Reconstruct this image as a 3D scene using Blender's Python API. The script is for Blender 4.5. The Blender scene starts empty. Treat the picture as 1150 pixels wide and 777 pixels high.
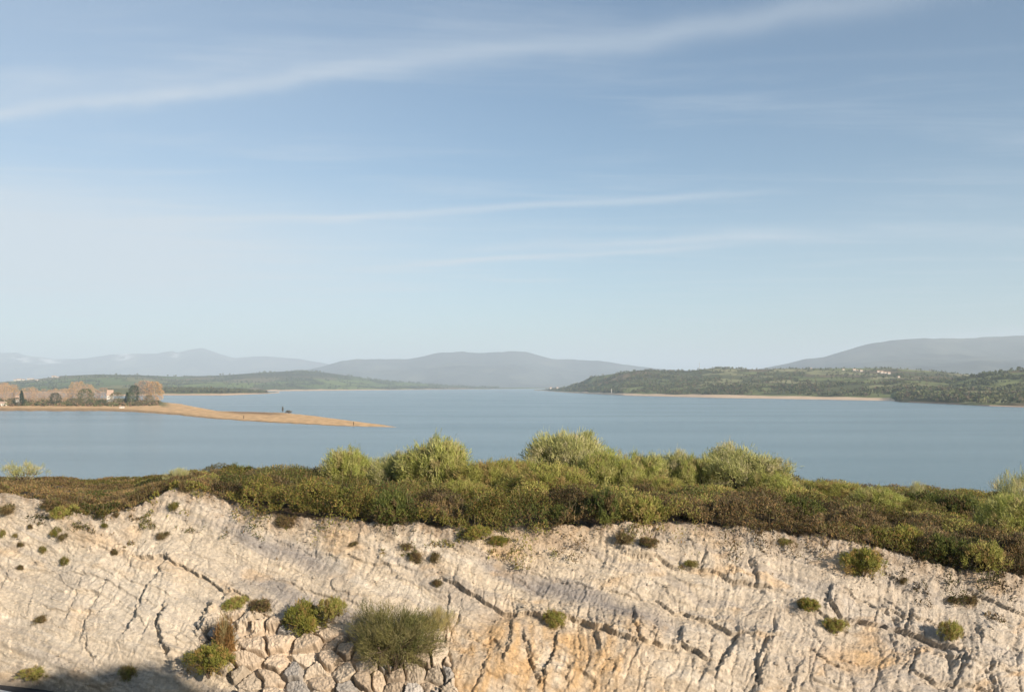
import bpy, math, random
import numpy as np

# ------------------------------------------------------------------ scene, camera, light
scene = bpy.context.scene
COL = scene.collection
W0, H0, F, YH = 1150.0, 777.0, 996.0, 433.0      # photograph size, focal length in px, row of the horizon
CAMZ = 20.0
PITCH = math.atan((YH - H0 / 2) / F)

cam_d = bpy.data.cameras.new('camera')
cam_d.sensor_width = 36.0
cam_d.lens = F / W0 * 36.0
cam_d.clip_start = 0.1
cam_d.clip_end = 90000.0
cam = bpy.data.objects.new('camera', cam_d)
cam.location = (0, 0, CAMZ)
cam.rotation_euler = (math.radians(90) + PITCH, 0, 0)
COL.objects.link(cam)
scene.camera = cam

SUN_AZ = math.radians(41)      # to the right of straight behind the camera
SUN_EL = math.radians(20.5)
sun_dir = np.array([math.sin(SUN_AZ) * math.cos(SUN_EL), -math.cos(SUN_AZ) * math.cos(SUN_EL), math.sin(SUN_EL)])
sd = bpy.data.lights.new('sun', 'SUN')
sd.energy = 5.0
sd.angle = math.radians(0.6)
sd.color = (1.0, 0.85, 0.69)
sun = bpy.data.objects.new('sun', sd)
from mathutils import Vector
sun.rotation_euler = Vector(sun_dir).to_track_quat('Z', 'Y').to_euler()
COL.objects.link(sun)

scene.view_settings.view_transform = 'Standard'
scene.view_settings.look = 'None'
scene.view_settings.gamma = 1.0
scene.view_settings.use_curve_mapping = False
scene.view_settings.exposure = 0.80
scene.cycles.use_denoising = True
scene.cycles.max_bounces = 6
scene.cycles.volume_bounces = 1
scene.cycles.transparent_max_bounces = 8

cp, sp_ = math.cos(PITCH), math.sin(PITCH)
def ray(px, py):
    """direction of a pixel, scaled so that Y = 1"""
    r = (np.asarray(px, float) - W0 / 2) / F
    u = (H0 / 2 - np.asarray(py, float)) / F
    y = cp - u * sp_
    z = sp_ + u * cp
    return r / y, z / y
def pix(X, Y, Z):
    d = Z - CAMZ
    f = Y * cp + d * sp_
    u = -Y * sp_ + d * cp
    return W0 / 2 + F * X / f, H0 / 2 - F * u / f
def at(px, py, D):
    rx, rz = ray(px, py)
    return float(rx * D), float(D), float(CAMZ + rz * D)

# ---- world: Nishita sky plus thin high cloud and old contrails (a direction on the sky = a place infinitely far away)
world = bpy.data.worlds.new('World')
scene.world = world
world.use_nodes = True
wt = world.node_tree
wt.nodes.clear()
def wn(kind, **k):
    n = wt.nodes.new(kind)
    for a, b in k.items():
        setattr(n, a, b)
    return n
def wm(op, a, b=None, c=None, clamp=False):
    n = wt.nodes.new('ShaderNodeMath'); n.operation = op; n.use_clamp = clamp
    for i, v in enumerate((a, b, c)):
        if v is None: continue
        if isinstance(v, (int, float)): n.inputs[i].default_value = v
        else: wt.links.new(v, n.inputs[i])
    return n.outputs[0]
sky = wn('ShaderNodeTexSky', sky_type='NISHITA', sun_disc=False, sun_elevation=SUN_EL,
         sun_rotation=math.atan2(sun_dir[0], sun_dir[1]))
sky.altitude = 900; sky.air_density = 1.0; sky.dust_density = 1.9; sky.ozone_density = 1.0
tc = wn('ShaderNodeTexCoord')
D_ = tc.outputs['Generated']
sep = wn('ShaderNodeSeparateXYZ'); wt.links.new(D_, sep.inputs[0])
dx, dy, dz = sep.outputs
zc = wm('MAXIMUM', dz, 0.02)
u_ = wm('DIVIDE', dx, zc); v_ = wm('DIVIDE', dy, zc)
cmb = wn('ShaderNodeCombineXYZ')
wt.links.new(u_, cmb.inputs[0]); wt.links.new(v_, cmb.inputs[1])
def noise_w(vec, scale, detail, rough, sx=1, sy=1, rot=0, dist=0.0, off=(0, 0, 0)):
    mp = wn('ShaderNodeMapping'); mp.inputs['Scale'].default_value = (sx, sy, 1); mp.inputs['Rotation'].default_value = (0, 0, rot)
    mp.inputs['Location'].default_value = off
    wt.links.new(vec, mp.inputs[0])
    n = wn('ShaderNodeTexNoise'); n.inputs['Scale'].default_value = scale; n.inputs['Detail'].default_value = detail
    n.inputs['Roughness'].default_value = rough; n.inputs['Distortion'].default_value = dist
    wt.links.new(mp.outputs[0], n.inputs['Vector'])
    return n.outputs[0]
def smooth(x, a, b):
    n = wn('ShaderNodeMapRange', interpolation_type='SMOOTHSTEP')
    n.inputs['From Min'].default_value = a; n.inputs['From Max'].default_value = b
    wt.links.new(x, n.inputs['Value'])
    return n.outputs['Result']
wisp = noise_w(cmb.outputs[0], 2.2, 6, 0.62, sx=0.28, sy=1.0, rot=math.radians(8), dist=0.5)
fine = noise_w(D_, 26, 5, 0.62, sx=0.35, sy=1, dist=0.3)
wob = noise_w(D_, 5.0, 3, 0.5, sx=1, sy=1, off=(3, 1, 0))
def streak(p1, p2, width, x0, x1, soft=0.06, bend=0.0, w2=None):
    a = np.array([ray(*p1)[0], 1, ray(*p1)[1]]); b = np.array([ray(*p2)[0], 1, ray(*p2)[1]])
    n = np.cross(a, b); n /= np.linalg.norm(n)
    dt = wn('ShaderNodeVectorMath', operation='DOT_PRODUCT'); wt.links.new(D_, dt.inputs[0]); dt.inputs[1].default_value = tuple(n)
    h = wm('ADD', dt.outputs['Value'], wm('MULTIPLY', wm('SUBTRACT', wob, 0.5), bend))
    h = wm('ADD', h, wm('MULTIPLY', wm('SUBTRACT', fine, 0.5), width * 1.6))
    w = width
    if w2 is not None:
        w = wm('ADD', width, wm('MULTIPLY', smooth(dx, x0, x1), w2 - width))
    q = wm('DIVIDE', h, w)
    g = wm('EXPONENT', wm('MULTIPLY', wm('MULTIPLY', q, q), -1.0))
    m = wm('MULTIPLY', smooth(dx, x0 - soft, x0 + soft), wm('SUBTRACT', 1.0, smooth(dx, x1 - soft, x1 + soft)))
    return wm('MULTIPLY', g, m)
cloud = wm('ADD', wm('MULTIPLY', smooth(wisp, 0.45, 0.80), 0.24), 0.03)
left = wm('SUBTRACT', 1.0, smooth(dx, -0.55, 0.15))
band = wm('MULTIPLY', smooth(dz, 0.03, 0.13), wm('SUBTRACT', 1.0, smooth(dz, 0.14, 0.24)))
cloud = wm('ADD', cloud, wm('MULTIPLY', wm('MULTIPLY', band, wm('ADD', wm('MULTIPLY', left, 0.55), 0.12)), wm('ADD', 0.55, wisp)))
cloud = wm('ADD', cloud, wm('MULTIPLY', left, 0.27))
for args, k in (((((0, 134), (1060, -8), 0.0050, -0.75, 0.42), dict(w2=0.015, bend=0.05, soft=0.16)), 0.30),
                ((((0, 112), (700, 20), 0.018, -0.6, 0.1), dict(bend=0.05, soft=0.15)), 0.14),
                ((((200, 254), (930, 212), 0.0040, -0.24, 0.26), dict(bend=0.012, soft=0.09)), 0.34),
                ((((400, 300), (860, 274), 0.0030, -0.12, 0.22), dict(bend=0.01)), 0.42),
                ((((480, 284), (900, 262), 0.0055, -0.05, 0.30), dict(bend=0.03)), 0.26),
                ((((500, 316), (660, 315), 0.0020, -0.03, 0.06), dict(bend=0.004, soft=0.03)), 0.26),
                ((((860, 397), (1150, 372), 0.0050, 0.34, 0.9), dict(w2=0.012, bend=0.02)), 0.40),
                ((((870, 262), (1150, 262), 0.0080, 0.22, 0.6), dict(bend=0.02)), 0.14),
                ((((650, 76), (1150, 56), 0.0040, 0.05, 0.6), dict(bend=0.02, soft=0.12)), 0.04)):
    cloud = wm('ADD', cloud, wm('MULTIPLY', streak(*args[0], **args[1]), k))
cloud = wm('MINIMUM', cloud, 0.85)
hs = wn('ShaderNodeHueSaturation'); hs.inputs['Saturation'].default_value = 1.08; hs.inputs['Value'].default_value = 1.0
wt.links.new(sky.outputs[0], hs.inputs['Color'])
tint = wn('ShaderNodeVectorMath', operation='MULTIPLY'); wt.links.new(hs.outputs[0], tint.inputs[0]); tint.inputs[1].default_value = (0.87, 1.02, 1.06)
mixc = wn('ShaderNodeMix', data_type='RGBA'); wt.links.new(cloud, mixc.inputs[0])
wt.links.new(tint.outputs[0], mixc.inputs[6])
mixc.inputs[7].default_value = (5.6, 6.1, 6.6, 1)
bg = wn('ShaderNodeBackground'); bg.inputs['Strength'].default_value = 0.069
wt.links.new(mixc.outputs[2], bg.inputs['Color'])
wo = wn('ShaderNodeOutputWorld'); wt.links.new(bg.outputs[0], wo.inputs['Surface'])

# ------------------------------------------------------------------ numpy noise
def _h(ix, iy, seed):
    n = (ix.astype(np.int64) * 374761393 + iy.astype(np.int64) * 668265263 + seed * 2147483) & 0xffffffff
    n = ((n ^ (n >> 13)) * 1274126177) & 0xffffffff
    n = (n ^ (n >> 16)) & 0xffffffff
    return n
def hash01(ix, iy, seed=0):
    return _h(np.asarray(ix), np.asarray(iy), seed) / 4294967295.0
def pn(x, y, seed=0):
    x = np.asarray(x, float); y = np.asarray(y, float)
    x, y = np.broadcast_arrays(x, y)
    ix = np.floor(x); iy = np.floor(y); fx = x - ix; fy = y - iy
    ux = fx * fx * fx * (fx * (fx * 6 - 15) + 10); uy = fy * fy * fy * (fy * (fy * 6 - 15) + 10)
    def g(ox, oy):
        a = _h(ix + ox, iy + oy, seed) / 4294967295.0 * 2 * math.pi
        return np.cos(a) * (fx - ox) + np.sin(a) * (fy - oy)
    a = g(0, 0) * (1 - ux) + g(1, 0) * ux
    b = g(0, 1) * (1 - ux) + g(1, 1) * ux
    return (a * (1 - uy) + b * uy) * 1.45
def fbm(x, y, seed=0, octv=4, gain=0.5, lac=2.03):
    s = 0; a = 1; n = 0
    for i in range(octv):
        s = s + a * pn(x * lac ** i + i * 17.3, y * lac ** i - i * 9.1, seed + i); n += a; a *= gain
    return s / n * 1.5
def ridge(x, y, seed=0, octv=3):
    s = 0; a = 1; n = 0
    for i in range(octv):
        s = s + a * (1 - np.abs(pn(x * 2.1 ** i + i * 3.3, y * 2.1 ** i + i * 7.7, seed + i)) * 2); n += a; a *= 0.5
    return s / n
def sst(x, a, b):
    t = np.clip((x - a) / (b - a), 0, 1)
    return t * t * (3 - 2 * t)
def voro(x, y, seed=0, jit=0.85):
    """cellular noise: F1, F2 and the id (two hashes) of the nearest cell"""
    ix = np.floor(x); iy = np.floor(y)
    f1 = np.full(x.shape, 9.0); f2 = np.full(x.shape, 9.0)
    cx = np.zeros(x.shape); cy = np.zeros(x.shape)
    for ox in (-1, 0, 1):
        for oy in (-1, 0, 1):
            jx = ix + ox; jy = iy + oy
            sx = jx + 0.5 + (hash01(jx, jy, seed) - 0.5) * jit
            sy = jy + 0.5 + (hash01(jx, jy, seed + 5) - 0.5) * jit
            d = np.hypot(x - sx, y - sy)
            n1 = d < f1
            f2 = np.where(n1, f1, np.minimum(f2, d))
            cx = np.where(n1, jx, cx); cy = np.where(n1, jy, cy)
            f1 = np.where(n1, d, f1)
    return f1, f2, cx, cy
def poly_in(x, y, poly):
    ins = np.zeros(np.shape(x), bool)
    n = len(poly)
    for i in range(n):
        x1, y1 = poly[i]; x2, y2 = poly[(i + 1) % n]
        if y1 == y2: continue
        c = ((y1 > y) != (y2 > y)) & (x < (x2 - x1) * (y - y1) / (y2 - y1) + x1)
        ins ^= c
    return ins
def line_dist(x, y, pts):
    """distance to a polyline, and signed vertical offset above it"""
    d = np.full(np.shape(x), 1e9)
    for (x1, y1), (x2, y2) in zip(pts[:-1], pts[1:]):
        vx, vy = x2 - x1, y2 - y1
        t = np.clip(((x - x1) * vx + (y - y1) * vy) / (vx * vx + vy * vy), 0, 1)
        d = np.minimum(d, np.hypot(x - x1 - t * vx, y - y1 - t * vy))
    return d

# ------------------------------------------------------------------ mesh and material helpers
def link(o, parent=None):
    COL.objects.link(o)
    if parent is not None: o.parent = parent
    return o
def mesh_np(name, V, Fc, cols=None, smooth_=True):
    V = np.ascontiguousarray(V, np.float32).reshape(-1, 3); Fc = np.ascontiguousarray(Fc, np.int32)
    k = Fc.shape[1]
    me = bpy.data.meshes.new(name)
    me.vertices.add(len(V)); me.vertices.foreach_set('co', V.ravel())
    me.loops.add(Fc.size); me.loops.foreach_set('vertex_index', Fc.ravel())
    me.polygons.add(len(Fc)); me.polygons.foreach_set('loop_start', np.arange(0, Fc.size, k, dtype=np.int32))
    me.polygons.foreach_set('use_smooth', np.full(len(Fc), smooth_, bool))
    if cols is not None:
        a = me.attributes.new('tone', 'FLOAT_COLOR', 'POINT')
        c = np.ones((len(V), 4), np.float32); c[:, :3] = cols
        a.data.foreach_set('color', c.ravel())
    me.update(calc_edges=True)
    return me
def obj(name, me, mat=None, parent=None, **props):
    o = bpy.data.objects.new(name, me)
    if mat is not None:
        me.materials.clear(); me.materials.append(mat)
    for k, v in props.items(): o[k] = v
    return link(o, parent)
def thing(name, label, cat, loc=(0, 0, 0), group=None, me=None, rotz=0.0, scale=1.0):
    o = bpy.data.objects.new(name, me)
    o.location = loc; o.rotation_euler = (0, 0, rotz)
    o.scale = scale if isinstance(scale, tuple) else (scale,) * 3
    o['label'] = label; o['category'] = cat
    if group: o['group'] = group
    return link(o)
def grid_faces(n, m):
    i = np.arange(n - 1)[:, None] * m + np.arange(m - 1)[None, :]
    return np.stack([i, i + 1, i + m + 1, i + m], -1).reshape(-1, 4)
def material(name, base=None, rough=0.9, attr=False, spec=0.3, noise=None, bump=None, trans=0.0, var=None):
    """noise = (scale, amount): albedo mottling; bump = (scale, strength, distance)"""
    m = bpy.data.materials.new(name); m.use_nodes = True
    nt = m.node_tree; b = nt.nodes['Principled BSDF']
    b.inputs['Roughness'].default_value = rough
    b.inputs['Specular IOR Level'].default_value = spec
    src = None
    if attr:
        a = nt.nodes.new('ShaderNodeAttribute'); a.attribute_name = 'tone'; src = a.outputs['Color']
    else:
        b.inputs['Base Color'].default_value = (*base, 1)
    geo = nt.nodes.new('ShaderNodeNewGeometry')
    if noise:
        n = nt.nodes.new('ShaderNodeTexNoise'); n.inputs['Scale'].default_value = noise[0]; n.inputs['Detail'].default_value = 6
        n.inputs['Roughness'].default_value = 0.65
        nt.links.new(geo.outputs['Position'], n.inputs['Vector'])
        mr = nt.nodes.new('ShaderNodeMapRange'); mr.inputs['From Min'].default_value = 0.3; mr.inputs['From Max'].default_value = 0.7
        mr.inputs['To Min'].default_value = 1 - noise[1]; mr.inputs['To Max'].default_value = 1 + noise[1]
        nt.links.new(n.outputs[0], mr.inputs[0])
        mx = nt.nodes.new('ShaderNodeVectorMath'); mx.operation = 'SCALE'
        if src is not None: nt.links.new(src, mx.inputs[0])
        else: mx.inputs[0].default_value = base
        nt.links.new(mr.outputs[0], mx.inputs['Scale'])
        src = mx.outputs[0]
    if src is not None: nt.links.new(src, b.inputs['Base Color'])
    if bump:
        n = nt.nodes.new('ShaderNodeTexNoise'); n.inputs['Scale'].default_value = bump[0]; n.inputs['Detail'].default_value = 7
        n.inputs['Roughness'].default_value = 0.7
        nt.links.new(geo.outputs['Position'], n.inputs['Vector'])
        bp = nt.nodes.new('ShaderNodeBump'); bp.inputs['Strength'].default_value = bump[1]; bp.inputs['Distance'].default_value = bump[2]
        nt.links.new(n.outputs[0], bp.inputs['Height']); nt.links.new(bp.outputs[0], b.inputs['Normal'])
    if trans:
        out = nt.nodes['Material Output']
        tr = nt.nodes.new('ShaderNodeBsdfTranslucent')
        if src is not None: nt.links.new(src, tr.inputs['Color'])
        else: tr.inputs['Color'].default_value = (*base, 1)
        ms = nt.nodes.new('ShaderNodeMixShader'); ms.inputs[0].default_value = trans
        nt.links.new(b.outputs[0], ms.inputs[1]); nt.links.new(tr.outputs[0], ms.inputs[2]); nt.links.new(ms.outputs[0], out.inputs['Surface'])
    return m

M_rock = material('pale_marl', rough=0.95, attr=True, spec=0.15, noise=(11, 0.22), bump=(42, 1.0, 0.045))
M_wall = material('rubble_stone', rough=0.93, attr=True, spec=0.2, noise=(14, 0.2), bump=(35, 0.6, 0.02))
M_soil = material('dark_soil', base=(0.075, 0.052, 0.032), rough=1, noise=(4, 0.3))
M_leaf = material('leaf', rough=0.65, attr=True, spec=0.2, trans=0.35)
M_far = material('far_land', rough=1, attr=True, spec=0.0, noise=(0.03, 0.12))
M_mount = material('mountain', rough=1, attr=True, spec=0.0, noise=(0.004, 0.10))
M_sand = material('lake_sand', rough=1, attr=True, spec=0.05, noise=(0.15, 0.10))
M_bark = material('bark', base=(0.12, 0.09, 0.065), rough=0.95)
M_paleb = material('pale_bark', base=(0.30, 0.25, 0.20), rough=0.95)
M_white = material('white_render', base=(0.66, 0.63, 0.57), rough=0.8)
M_dist = material('weathered_render', base=(0.46, 0.43, 0.38), rough=0.85)
M_roof = material('terracotta_roof', base=(0.40, 0.29, 0.22), rough=0.9)
M_grey = material('grey_metal', base=(0.45, 0.45, 0.44), rough=0.5)
M_wood = material('weathered_wood', base=(0.06, 0.045, 0.03), rough=0.9)

# asphalt
M_asph = material('asphalt', base=(0.05, 0.05, 0.052), rough=0.9, noise=(6, 0.25), bump=(60, 0.4, 0.01))
M_paint = material('road_paint', base=(0.7, 0.7, 0.66), rough=0.7)
M_verge = material('bank_earth', attr=True, rough=1, noise=(1.5, 0.25), bump=(12, 0.6, 0.05))

# ------------------------------------------------------------------ water, lake bed, haze
def sheet(name, x0, x1, y0, y1, z, mat, n=2, **p):
    xs = np.linspace(x0, x1, n); ys = np.linspace(y0, y1, n)
    X, Y = np.meshgrid(xs, ys, indexing='ij')
    V = np.stack([X, Y, np.full_like(X, z)], -1).reshape(-1, 3)
    i = grid_faces(n, n)[:, ::-1]
    return obj(name, mesh_np(name, V, i[:, ::-1][:, ::-1], smooth_=False), mat, **p)
M_bed = material('lake_bed', base=(0.12, 0.10, 0.07), rough=1)
sheet('ground', -26000, 26000, -3000, 26000, -6, M_bed, kind='structure')

mw = bpy.data.materials.new('lake_water'); mw.use_nodes = True
nt = mw.node_tree; b = nt.nodes['Principled BSDF']
b.inputs['Base Color'].default_value = (0.115, 0.180, 0.195, 1)
b.inputs['Roughness'].default_value = 0.22
b.inputs['IOR'].default_value = 1.33
geo = nt.nodes.new('ShaderNodeNewGeometry')
def wnoise(scale, sx, sy, det=3, rot=0.0):
    mp = nt.nodes.new('ShaderNodeMapping'); mp.inputs['Scale'].default_value = (sx, sy, 1); mp.inputs['Rotation'].default_value = (0, 0, rot)
    nt.links.new(geo.outputs['Position'], mp.inputs[0])
    n = nt.nodes.new('ShaderNodeTexNoise'); n.inputs['Scale'].default_value = scale; n.inputs['Detail'].default_value = det
    nt.links.new(mp.outputs[0], n.inputs['Vector']); return n.outputs[0]
def nm(op, a, b_):
    n = nt.nodes.new('ShaderNodeMath'); n.operation = op
    for i, v in enumerate((a, b_)):
        if isinstance(v, (int, float)): n.inputs[i].default_value = v
        else: nt.links.new(v, n.inputs[i])
    return n.outputs[0]
h = nm('ADD', nm('MULTIPLY', wnoise(1.1, 1, 1, 4), 0.5), nm('MULTIPLY', wnoise(0.22, 1, 1.4, 3, 0.4), 0.9))
patch = nt.nodes.new('ShaderNodeMapRange')
nt.links.new(wnoise(0.010, 0.35, 1.6, 5, 0.06), patch.inputs[0])
patch.inputs['From Min'].default_value = 0.35; patch.inputs['From Max'].default_value = 0.65
patch.inputs['To Min'].default_value = 0.90; patch.inputs['To Max'].default_value = 1.0
bp = nt.nodes.new('ShaderNodeBump'); bp.inputs['Distance'].default_value = 0.12
nt.links.new(patch.outputs[0], bp.inputs['Strength'])
nt.links.new(h, bp.inputs['Height']); nt.links.new(bp.outputs[0], b.inputs['Normal'])
rr = nt.nodes.new('ShaderNodeMapRange'); nt.links.new(patch.outputs[0], rr.inputs[0])
rr.inputs['From Min'].default_value = 0.85; rr.inputs['To Min'].default_value = 0.19; rr.inputs['To Max'].default_value = 0.25
nt.links.new(rr.outputs[0], b.inputs['Roughness'])
sheet('water', -24000, 24000, 30, 24000, 0.0, mw, kind='structure')

def haze_box(x0, x1, y0, y1, z0, z1, dens):
    V = np.array([(x, y, z) for x in (x0, x1) for y in (y0, y1) for z in (z0, z1)], float)
    Fc = np.array([(0, 1, 3, 2), (4, 6, 7, 5), (0, 4, 5, 1), (2, 3, 7, 6), (0, 2, 6, 4), (1, 5, 7, 3)])
    m = bpy.data.materials.new('haze_air'); m.use_nodes = True; t = m.node_tree; t.nodes.clear()
    v = t.nodes.new('ShaderNodeVolumePrincipled'); v.inputs['Density'].default_value = dens
    v.inputs['Color'].default_value = (0.71, 0.835, 0.97, 1)
    v.inputs['Anisotropy'].default_value = 0.0
    o = t.nodes.new('ShaderNodeOutputMaterial'); t.links.new(v.outputs[0], o.inputs['Volume'])
    obj('haze', mesh_np('haze', V, Fc, smooth_=False), m, kind='stuff')
haze_box(-27000, 27000, -3600, 27000, -7.0, 760, 1.12e-4)

# ------------------------------------------------------------------ the cutting: a road cut in pale marl with heath on top
# per-column controls, by column of the photograph
cx_ = np.array([-400, -150, 0, 60, 110, 150, 200, 240, 280, 330, 440, 530, 640, 740, 850, 950, 1050, 1150, 1300, 1600], float)
crest_y = np.array([545, 548, 553, 566, 585, 572, 548, 556, 574, 580, 590, 596, 592, 588, 594, 612, 634, 652, 680, 720], float)
back_y = np.array([540, 540, 540, 541, 542, 543, 540, 541, 542, 544, 546, 548, 548, 548, 550, 556, 560, 566, 575, 590], float)
base_D = np.interp(cx_, [-400, 0, 200, 575, 1150, 1600], [25, 22.7, 21.2, 19.9, 18.6, 17.8])
ROAD_Z = 12.5
ucol = (cx_ - 575) / F
slope = 0.98
_, rzc = ray(cx_, crest_y)
zb_ = ROAD_Z + 0.0 + 0 * cx_
cD_ = (zb_ - CAMZ + (-slope) * base_D) / (rzc - slope)     # where the slope meets the crest ray
cZ_ = CAMZ + rzc * cD_
_, rzb = ray(cx_, back_y)
bD_ = np.interp(cx_, [-400, 0, 300, 900, 1150, 1600], [37, 37, 40, 41, 39, 38])
bZ_ = CAMZ + rzb * bD_
def ctrl(u):
    f = lambda a: np.interp(u, ucol, a)
    return f(base_D), f(zb_), f(cD_), f(cZ_), f(bD_), f(bZ_)
def surf(u, t):
    """t 0..1 the rock face, 1..2 the heath, 2..3 the far slope down to the water"""
    bD, bZ, cD, cZ, kD, kZ = ctrl(u)
    t = np.asarray(t, float)
    a = np.clip(t, 0, 1); c = np.clip(t - 1, 0, 1); e = np.clip(t - 2, 0, 1)
    D = bD + (cD - bD) * a + (kD - cD) * c + 55 * e
    prof = a + 0.07 * np.sin(a * math.pi * 2 + 0.4) * sst(a, 0, .2) * (1 - sst(a, .8, 1))
    Z = bZ + (cZ - bZ) * prof + (kZ - cZ) * (c ** 0.85) + (-2.5 - kZ) * (e * 0.55 + e * e * 0.45)
    Z = Z - 0.5 * (t < -0.015)
    return D * u, D, Z
def find(px, py, lo=0.0, hi=2.0):
    """the surface point seen at a pixel of the photograph"""
    u = (px - 575) / F
    for _ in range(3):
        ts = np.linspace(lo, hi, 900)
        X, Y, Z = surf(np.full(900, u), ts)
        qx, qy = pix(X, Y, Z)
        k = np.argmin(np.abs(qy - py))
        u += (px - qx[k]) / F
    return u, ts[k]
def bed(px):          # the bedding dips gently to the side
    return 0.46 * px - 0.000085 * px * px

ledges = [  # polyline (photo px), overhang above, recess below, reach above, reach below
    ([(150, 622), (185, 628), (212, 642), (250, 662), (285, 676)], 0.10, 0.22, 22, 10),
    ([(496, 648), (515, 660), (545, 678), (575, 690), (612, 694), (655, 700), (690, 716), (730, 727), (765, 728), (800, 742)], 0.16, 0.20, 30, 14),
    ([(700, 625), (735, 628), (770, 640), (800, 642), (830, 654), (868, 662)], 0.13, 0.17, 18, 10),
    ([(735, 676), (760, 688), (795, 698), (830, 712), (860, 716), (880, 712)], 0.12, 0.15, 20, 10),
    ([(925, 676), (945, 692), (975, 700), (1010, 706), (1040, 718), (1075, 732)], 0.17, 0.22, 20, 10),
    ([(945, 664), (985, 682), (1020, 694), (1060, 700)], 0.08, 0.10, 10, 7),
    ([(1020, 752), (1050, 764), (1100, 772), (1150, 790)], 0.10, 0.14, 16, 9),
    ([(1085, 660), (1120, 676), (1150, 690), (1200, 710)], 0.10, 0.12, 12, 9),
    ([(300, 600), (330, 612), (370, 622), (420, 634), (470, 640)], 0.06, 0.07, 12, 9),
    ([(300, 648), (335, 656), (365, 668), (400, 680)], 0.05, 0.08, 10, 9),
    ([(560, 628), (600, 640), (640, 652), (680, 664), (720, 672)], 0.04, 0.06, 10, 9),
    ([(905, 726), (925, 740), (960, 752)], 0.04, 0.10, 10, 8),
    ([(1050, 735), (1090, 748), (1150, 760)], 0.06, 0.09, 12, 8),
    ([(70, 600), (110, 612), (150, 622)], 0.05, 0.06, 8, 8),
]
cracks = [  # polyline, depth, half width px
    ([(187, 628), (176, 648), (163, 664), (152, 690), (140, 712)], 0.26, 3.0), ([(262, 662), (246, 676), (236, 684)], 0.20, 2.0),
    ([(184, 684), (178, 695), (177, 708), (182, 724), (190, 733)], 0.42, 4.0), ([(236, 684), (224, 696), (221, 708)], 0.40, 4.0),
    ([(95, 646), (86, 668), (74, 692)], 0.13, 2.0), ([(35, 668), (28, 688)], 0.10, 1.6), ([(10, 638), (-4, 668)], 0.14, 1.8),
    ([(120, 654), (106, 676), (96, 696), (90, 712)], 0.20, 2.6), ([(97, 716), (96, 728), (106, 740)], 0.18, 2.6),
    ([(574, 700), (572, 722), (566, 740)], 0.22, 2.4), ([(588, 715), (596, 742), (606, 766)], 0.25, 3.0), ([(626, 708), (622, 730), (612, 752)], 0.24, 2.6),
    ([(612, 752), (610, 777)], 0.18, 2.4), ([(668, 712), (674, 726)], 0.24, 3.0), ([(712, 690), (710, 704), (716, 716)], 0.22, 2.4), ([(690, 696), (686, 712)], 0.14, 2.0),
    ([(735, 700), (733, 714)], 0.12, 2.0), ([(765, 708), (760, 724)], 0.22, 2.8), ([(800, 712), (796, 740), (786, 766)], 0.10, 2.4),
    ([(828, 716), (812, 740), (806, 752)], 0.30, 4.0), ([(862, 716), (850, 744), (852, 768)], 0.26, 3.4), ([(870, 700), (866, 722)], 0.16, 3.0),
    ([(792, 622), (788, 636)], 0.14, 2.0), ([(842, 632), (850, 648)], 0.24, 3.4), ([(818, 640), (824, 646)], 0.20, 2.6),
    ([(932, 664), (928, 676)], 0.2, 3.0), ([(990, 684), (1010, 700)], 0.2, 4.0), ([(1022, 690), (1018, 706)], 0.2, 4.0),
    ([(1000, 712), (1008, 740)], 0.12, 2.4), ([(1060, 728), (1068, 752)], 0.16, 3.0), ([(1080, 740), (1072, 770)], 0.2, 3.6), ([(1110, 752), (1118, 775)], 0.2, 3.4),
    ([(1095, 706), (1100, 718)], 0.2, 3.0), ([(1030, 735), (1022, 752)], 0.18, 3.0), ([(990, 740), (985, 765)], 0.10, 2.4), ([(860, 735), (845, 777)], 0.16, 3.0), ([(900, 740), (885, 777)], 0.12, 2.6),
    ([(505, 668), (502, 690), (500, 716)], 0.16, 2.0), ([(520, 668), (514, 700)], 0.08, 1.6), ([(525, 712), (545, 724), (560, 728)], 0.14, 2.2), ([(548, 735), (540, 760), (530, 777)], 0.16, 2.8),
    ([(500, 735), (508, 760)], 0.12, 3.0), ([(640, 740), (636, 777)], 0.10, 2.4), ([(690, 750), (680, 777)], 0.10, 2.4), ([(720, 735), (716, 775)], 0.08, 2.2),
    ([(205, 700), (190, 745)], 0.07, 2.0), ([(150, 690), (122, 740)], 0.05, 3.0), ([(172, 690), (150, 735)], 0.05, 3.0),
    ([(300, 592), (292, 606)], 0.08, 1.8), ([(405, 590), (402, 612)], 0.07, 1.8), ([(960, 624), (968, 646)], 0.09, 2.0), ([(772, 600), (780, 616)], 0.07, 1.8),
]
wall_poly = [(222, 702), (238, 690), (262, 684), (300, 687), (330, 699), (395, 703), (440, 702), (492, 714), (510, 732), (522, 800), (520, 860), (300, 860), (262, 768), (240, 755), (224, 728)]
def wall_edge(x, y):
    d = line_dist(x, y, wall_poly + [wall_poly[0]])
    return np.where(poly_in(x, y, wall_poly), d, -d)

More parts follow.
